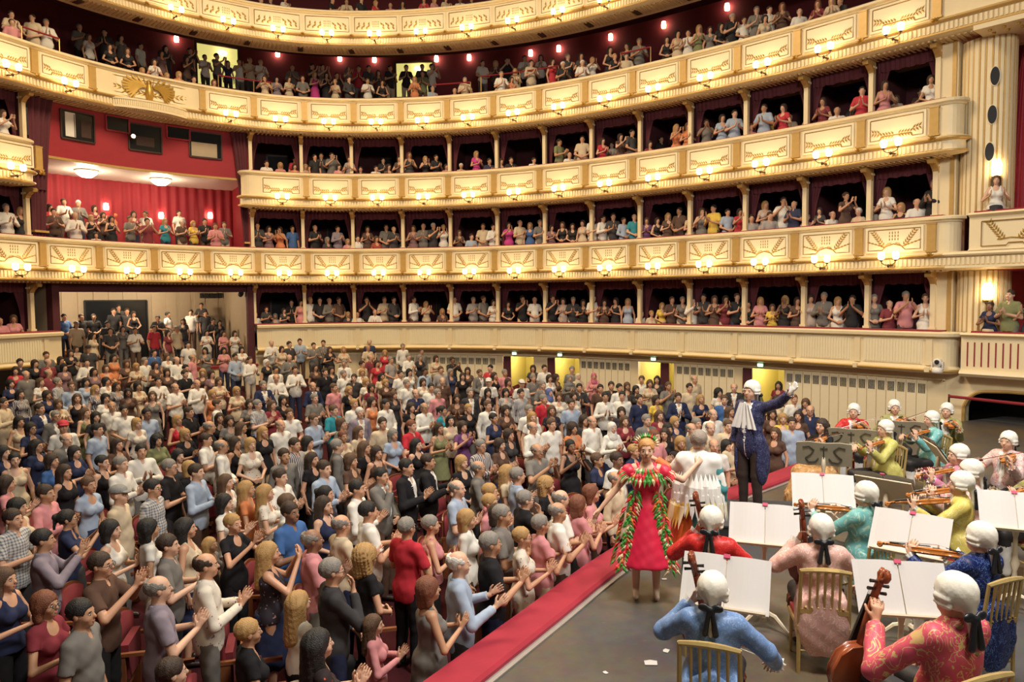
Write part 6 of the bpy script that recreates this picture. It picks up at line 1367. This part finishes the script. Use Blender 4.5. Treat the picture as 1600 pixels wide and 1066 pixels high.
MUS = [
 (1112,811,'red','V',('person in red tail coat and powdered wig playing the cello, back turned','gilded chair under the cellist in red','dark cello held by the player in red','cello bow of the player in red'),None,1.23),
 (1114,919,'blue','V',('person in pale blue tail coat and powdered wig playing, nearest the camera','gilded chair under the player in pale blue','dark cello held by the player in pale blue','cello bow of the player in pale blue'),None,1.23),
 (1282,824,'rose','V',('person in rose brocade coat and powdered wig seated with the back turned','gilded chair under the player in rose brocade','cello held by the player in rose brocade',None),-12,1.23),
 (1349,770,'teal','v',('person in pale teal coat and powdered wig playing, back turned','gilded chair under the player in pale teal with the back turned','violin held out by the player in pale teal',None),28,1.23),
 (1527,837,'navy','v',('person in navy floral coat and powdered wig playing, back turned','gilded chair under the player in navy floral coat','viola held by the player in navy floral coat',None),22,1.23),
 (1497,754,'yellow','v',('person in bright yellow coat and powdered wig playing the viola','gilded chair under the viola player in bright yellow','amber viola held by the player in bright yellow','bow crossing the viola of the player in bright yellow'),62,1.23),
 (1512,735,'flower','v',('person in white floral coat and wig half hidden behind the yellow coat','gilded chair under the half hidden player in white floral','viola behind the bright yellow coat',None),75,1.26),
 (1494,709,'pink','v',('person in pale pink coat and wig bowing, above the yellow coat','gilded chair under the bowing player in pale pink','violin of the bowing player in pale pink','long bow of the player in pale pink'),85,1.23),
 (1574,688,'flower','v',('person in rose floral coat and wig playing before the dark arch','gilded chair under the player before the dark arch','violin of the player before the dark arch','bow of the player before the dark arch'),120,1.23),
 (1616,735,'olive','v',('person in olive coat playing at the right edge of the picture','gilded chair at the right edge under the olive coat','dark violin at the right edge of the picture',None),90,1.23),
 (1381,669,'lime','v',('person in yellow-green coat and wig playing, seen in profile','gilded chair under the player in yellow-green','violin of the player in yellow-green seen in profile',None),100,1.23),
 (1453,654,'teal','v',('person in sea-green coat and wig playing, in profile by the wall','gilded chair under the sea-green player in profile','violin of the sea-green player in profile',None),95,1.23),
 (1334,642,'red','v',('person in red coat and wig playing before the panelled wall','gilded chair under the red-coated player by the wall','violin of the red-coated player by the wall','bow of the red-coated player by the wall'),150,1.23),
 (1398,636,'olive','v',('person in olive coat and wig with bow pointing up, by the wall','gilded chair under the olive player with raised bow','violin of the olive player with raised bow','raised bow of the olive player by the wall'),165,1.23),
 (1479,641,'olive','v',('person in olive-gold coat and wig playing beside the arch moulding','gilded chair under the player beside the arch moulding','violin of the player beside the arch moulding',None),140,1.23),
]
MP = []
for m in MUS: MP.append(musician(m[0], m[1], m[2], None, m[4], m[5], m[6], m[3]))
MP.append(musician(1283, 664, None, None, ('person in a golden gown and black top playing the violin','gilded chair hidden under the golden gown','violin of the player in the golden gown','bow of the player in the golden gown'), 128, 1.20, 'v', True))
# double bass player
r = ray(1490, 927); k = (1.36-CAMZ)/r[2]; qb = Vector((r[0]*k, r[1]*k, 0)); Mb = Matrix.Translation(qb) @ Matrix.Rotation(R(18),4,'Z') @ Matrix.Scale(1.10,4)
p = link('person', body('m','B',True), None, Mb); setm(p, [SKINS[0],None,None,None,WIGM]); tag(p, 'person in pink and gold brocade coat and powdered wig playing the double bass', 'person', 'costumed musicians')
h = link('wig', hair('w', True), p); setm(h, [WIGM]); h = link('ribbon', ribbon(True), p); setm(h, [RIBB]); t = link('coat', top('m','B',True,'o'), p); setm(t, [coatmat('pinkgold'), LACE]); b = link('breeches', bottom(True,'y'), p); setm(b, [BREECH, STOCK])
chair(Matrix.Translation(qb) @ Matrix.Rotation(R(18),4,'Z'), 'gilded chair under the double bass player')
def pt_px(px, py, d):                              # point on a pixel's line of sight at a known distance forward
    r = ray(px, py); return Vector((r[0]*d/r[1], d, CAMZ+r[2]*d/r[1]))
_e, _w, _d, _n, _c = upper(POSES['B'], SIT)[1]; hp_ = Mb @ Vector(_w+unit(_d)*.06+unit(_n)*.045)
ax_ = Vector((.24,-.10,.96)).normalized(); hb_ = hp_-ax_*.47*2.35; sb_ = hb_+ax_*.58*2.35
fiddle('double_bass', frame_yz(hb_, sb_-hb_, Vector((-.15,1,.35))), 'reddish double bass leaning against the player in pink and gold brocade')
# ------------------------------------------------------------------ stands in front of the players
def stand_at(px, py, label, kind, face, z=1.0, tilt=35):
    q = at_z(px, py, z); q.z = 0
    v = Vector(face)-q; a = math.atan2(v.y, v.x)+math.pi/2           # page (-y side) looks towards face
    stand(Matrix.Translation(q) @ Matrix.Rotation(a,4,'Z'), label, kind, -tilt)
stand_at(1133,915,'stand with an open white score in front of the pale blue coat','score',MP[1][0])
stand_at(1195,824,'stand with a wide white score before the conductor podium','score',MP[2][0]+Vector((-.6,-.3,0)))
stand_at(1286,771,'stand with an open score near the golden gown','score',MP[3][0]+Vector((-.3,0,0)))
stand_at(1421,838,'stand with a white score between pale teal and navy coats','score',MP[4][0]+Vector((-.8,0,0)))
stand_at(1409,925,'stand with a large white score in front of the double bass player','score',qb)
stand_at(1588,803,'stand with a tilted score at the right edge','score',(4.2,5.2,0))
stand_at(1466,708,'stand with a score seen edge-on above the pink coat','score',at_z(1466,708,1.0)+Vector((2,-.5,0)))
stand_at(1384,765,'stand with a score seen edge-on before the yellow-green coat','score',MP[10][0]+Vector((1.2,-.3,0)))
stand_at(1287,709,'carved stand with dark scroll relief before the golden gown','carved',MP[15][0],1.0,15)
stand_at(1330,686,'carved stand with dark scroll relief before the red coat by the wall','carved',MP[12][0],1.0,15)
stand_at(1408,673,'carved stand with dark scroll relief behind the yellow-green coat','carved',MP[13][0],1.0,15)
# ------------------------------------------------------------------ podium and conductor
pc = Vector((CONDP.x+.12, CONDP.y-.15, 0)); e = empty('podium', Matrix.Translation(pc) @ Matrix.Rotation(R(-8),4,'Z')); tag(e, 'low black conductor podium', 'podium')
MB().box((0,0,.09),(1.5,1.3,.18)).obj('base', mat('podium_black',(.02,.02,.022),.6), e); MB().box((0,0,.19),(1.54,1.34,.02)).obj('deck', mat('podium_carpet',(.05,.05,.055),.9), e)
Mc = Matrix.Translation(CONDP+Vector((0,0,.20))) @ Matrix.Rotation(R(128),4,'Z') @ Matrix.Scale(1.06,4)
p = link('person', body('m','C',False), None, Mc); setm(p, [SKINS[1],None,None,None,WIGM]); tag(p, 'person in midnight-blue brocade coat and white jabot on the podium, arm raised', 'person')
h = link('wig', hair('w', False), p); setm(h, [WIGM]); t = link('coat', top('m','C',False,'o'), p); setm(t, [coatmat('midnight'), LACE]); b = link('trousers', bottom(False,'t'), p); setm(b, [mat('dark_brown_trousers',(.035,.022,.018),.6)]); link('ribbon', ribbon(False), p)
jabot_mesh(.34,.19).obj('jabot', LACE, p, Matrix.Translation((0,.15,1.47)), True)
gF = Field((-.95,-.1,1.5), (-.5,.35,2.05), .0085); e_, w_, d_, n_, c_ = POSES['C'][1]; 
_o = Field.cone
def _cone(s, a, b, ra, rb, k=.02, infl=0., neg=False, clip=None): _o(s, a, b, ra, rb, k, .004, neg, clip)
Field.cone = _cone; hand(gF, w_, d_, n_, c_); Field.cone = _o
V, Q = gF.mesh(); link('glove', to_mesh('glove', V, Q, [LACE], None, .5), p)
dd = Vector(w_-e_).normalized(); link('lace_cuff', RUF, p, Matrix.Translation(Vector(w_)-dd*.05) @ dd.to_track_quat('Z','Y').to_matrix().to_4x4())
# ------------------------------------------------------------------ singer in the red feather dress
qg = at_z(1005, 935, 0); Mg = Matrix.Translation(qg+Vector((.04,.05,0))) @ Matrix.Rotation(R(172),4,'Z') @ Matrix.Scale(1.0,4)
p = link('person', body('f','G',False), None, Mg); setm(p, [SKINS[1],None,None,None,hairmat('y'),mat('beige_shoe',(.62,.50,.36),.45)]); tag(p, 'person in a red dress trimmed with green and red feathers, walking hand in hand', 'person')
h = link('hair', hair('s', False), p); setm(h, [mat('strawberry_blond_hair',(.55,.27,.09),.6,bump=.5,bscale=110)]); t = link('dress', top('f','G',False,'R'), p); setm(t, [mat('red_satin',(.62,.015,.055),.45,noise=.15,nscale=10)])
FEA = [mat('feather_green',(.06,.30,.05),.6), mat('feather_red',(.66,.03,.04),.6), mat('feather_pale',(.70,.55,.34),.6), mat('feather_orange',(.66,.20,.04),.6)]
def feather(mb, o, d, n_, L, w_, mi):
    o = Vector(o); d = Vector(d).normalized(); n_ = Vector(n_).normalized(); s = d.cross(n_).normalized()
    vs = [o, o+d*L*.4+s*w_*.5+n_*.012, o+d*L*.4-s*w_*.5+n_*.012, o+d*L*.4+n_*.03, o+d*L]
    mb.add(vs, [(0,1,3),(0,3,2),(1,4,3),(3,4,2)], mi)
mb = MB(); rr = random.Random(4)
for ring in range(3):
    for k in range(30):
        a = 2*math.pi*k/30+.1*ring; cx, cy = math.cos(a), math.sin(a)
        o = (cx*(.10+.045*ring), -.005+cy*(.085+.035*ring), 1.43-.045*ring); feather(mb, o, (cx*.6,cy*.6,-.9), (cx,cy,.4), rr.uniform(.09,.14), .035, rr.choice([0,0,1,1,2,3]))
for s in (-1,1):
    for k in range(22):
        a = 2*math.pi*k/22; o = (s*(.20+.03*math.cos(a)), .09*math.sin(a), 1.36+.05*math.cos(a)); feather(mb, o, (s*.8,.5*math.sin(a),-.7), (s,.3,.3), .12, .035, rr.choice([0,1,1,2]))
for s in (-1,1):
    for k in range(44):
        u = k/43; z = 1.20-.80*u; y = .10+.12*u; x = s*(.115+.15*u); 
        for q in (-1,1): feather(mb, (x+q*.01+rr.uniform(-.02,.02),y,z), (q*rr.uniform(.2,.9),.25,-.8), (0,1,.2), rr.uniform(.07,.13), .034, rr.choice([0,0,0,1,3,2]))
for k in range(40):
    u = k/39; a = R(150+60*math.sin(k)); feather(mb, (.20+.12*u, .02, 1.0-.6*u), (.7,rr.uniform(-.4,.4),-.8), (1,.2,0), .12, .035, rr.choice([0,1,3,1,2]))
tag(mb.obj('feather_trim', FEA, p), kind='stuff')
mb = MB()
for k in range(16): a = math.pi*k/15; feather(mb, (.085*math.cos(a), -.01+.05*math.sin(a)*0, 1.66+.07*math.sin(a)), (math.cos(a)*.6,-.2,math.sin(a)), (0,1,.3), .07, .03, rr.choice([0,2,2,1]))
tag(mb.obj('feather_headdress', FEA, p), kind='stuff')
# ------------------------------------------------------------------ singer in the white feather cape
qp = at_z(1092, 690, 1.66); qp.z = 0; Mp = Matrix.Translation(qp) @ Matrix.Rotation(R(-22),4,'Z') @ Matrix.Scale(1.03,4)
p = link('person', body('m','O',False), None, Mp); setm(p, [SKINS[0],None,None,None,hairmat('g')]); tag(p, 'person in a white feather cape over orange and teal costume, back turned', 'person')
h = link('hair', hair('s', False), p); setm(h, [mat('frosted_hair',(.26,.21,.17),.6,bump=.6,bscale=100)]); tm = top('m','O',False,'o').copy(); t = link('costume', tm, p)
tm.polygons.foreach_set('material_index', [1 if f_.center.x < -.04 else 0 for f_ in tm.polygons]); setm(t, [mat('teal_costume',(.06,.27,.29),.6,noise=.2,nscale=6), mat('orange_silk',(.64,.14,.03),.5)]); b = link('trousers', bottom(False,'t'), p); setm(b, [mat('teal_costume',(.06,.27,.29))])
F = Field((-.62,-.36,.95), (.45,.30,1.62), .0125); F.dz = 0; torso(F,'m',0,.035,k=.04); F.cone((-.165,-.012,1.40),(-.30,.06,1.24),.07,.07,.03); F.cone((-.30,.06,1.24),(-.42,.03,1.35),.06,.045,.02); F.cone((.165,-.012,1.40),(.235,-.03,1.14),.07,.065,.03); F.cut((0,0,1.12),(0,0,-1)); F.wrinkle(.004,26,2.)
V, Q = F.mesh(); cape = link('cape', to_mesh('cape', V, Q, [mat('white_feather_cloth',(.78,.76,.72),.75)], None, .5), p)
FE2 = [mat('feather_white',(.80,.78,.74),.7), mat('feather_yellow',(.78,.52,.10),.7), mat('feather_orange',(.66,.20,.04)), mat('feather_cream',(.80,.68,.42),.7)]
mb = MB()
for row in range(3):
    for k in range(15):
        a = R(185+170*k/14)+.05*row; cx, cy = math.cos(a), math.sin(a); o = (cx*(.215+.01*row), cy*(.165+.01*row), 1.30-.10*row); feather(mb, o, (cx*.22,cy*.22,-1), (cx,cy,.1), .34-.02*row+rr.uniform(-.03,.05), .09, [0,0,rr.choice([0,1,3])][row])
for k in range(10): a = R(170+70*k/9); cx, cy = math.cos(a), math.sin(a); feather(mb, (cx*.23,cy*.17,1.10), (cx*.3,cy*.3,-1), (cx,cy,0), .42, .10, rr.choice([1,3,2]))
tag(mb.obj('feathers', FE2, cape), kind='stuff')
mb = MB()
for k in range(12): a = R(150+80*k/11); cx, cy = math.cos(a), math.sin(a); feather(mb, (cx*.22,cy*.17,.98), (cx*.15,cy*.15,-1), (cx,cy,0), .62, .12, 0)
tag(mb.obj('orange_panels', [mat('orange_silk',(.64,.14,.03),.5)], p), kind='stuff')
# ------------------------------------------------------------------ paper scraps on the stage floor
for j, (x, y, lab) in enumerate(((1017,1036,'larger pale card lying on the bare stage floor'),(1041,1017,'small pale scrap near the pale blue coat'),(946,1051,'small pale scrap near the red ledge at the bottom'),(1038,905,'torn white scrap beside the red dress'))):
    q = at_z(x, y, .004); MB().prism([(-.06,-.04),(.05,-.045),(.06,.03),(.0,.05),(-.055,.035)], .003).obj('paper_scrap', PAPER, None, Matrix.Translation(q) @ Matrix.Rotation(j*1.1,4,'Z') @ Matrix.Scale([1,.6,.4,.5][j],4)); o = [o for o in COL.objects if o.name.startswith('paper_scrap')][-1]; tag(o, lab, 'paper', 'paper scraps on the stage')
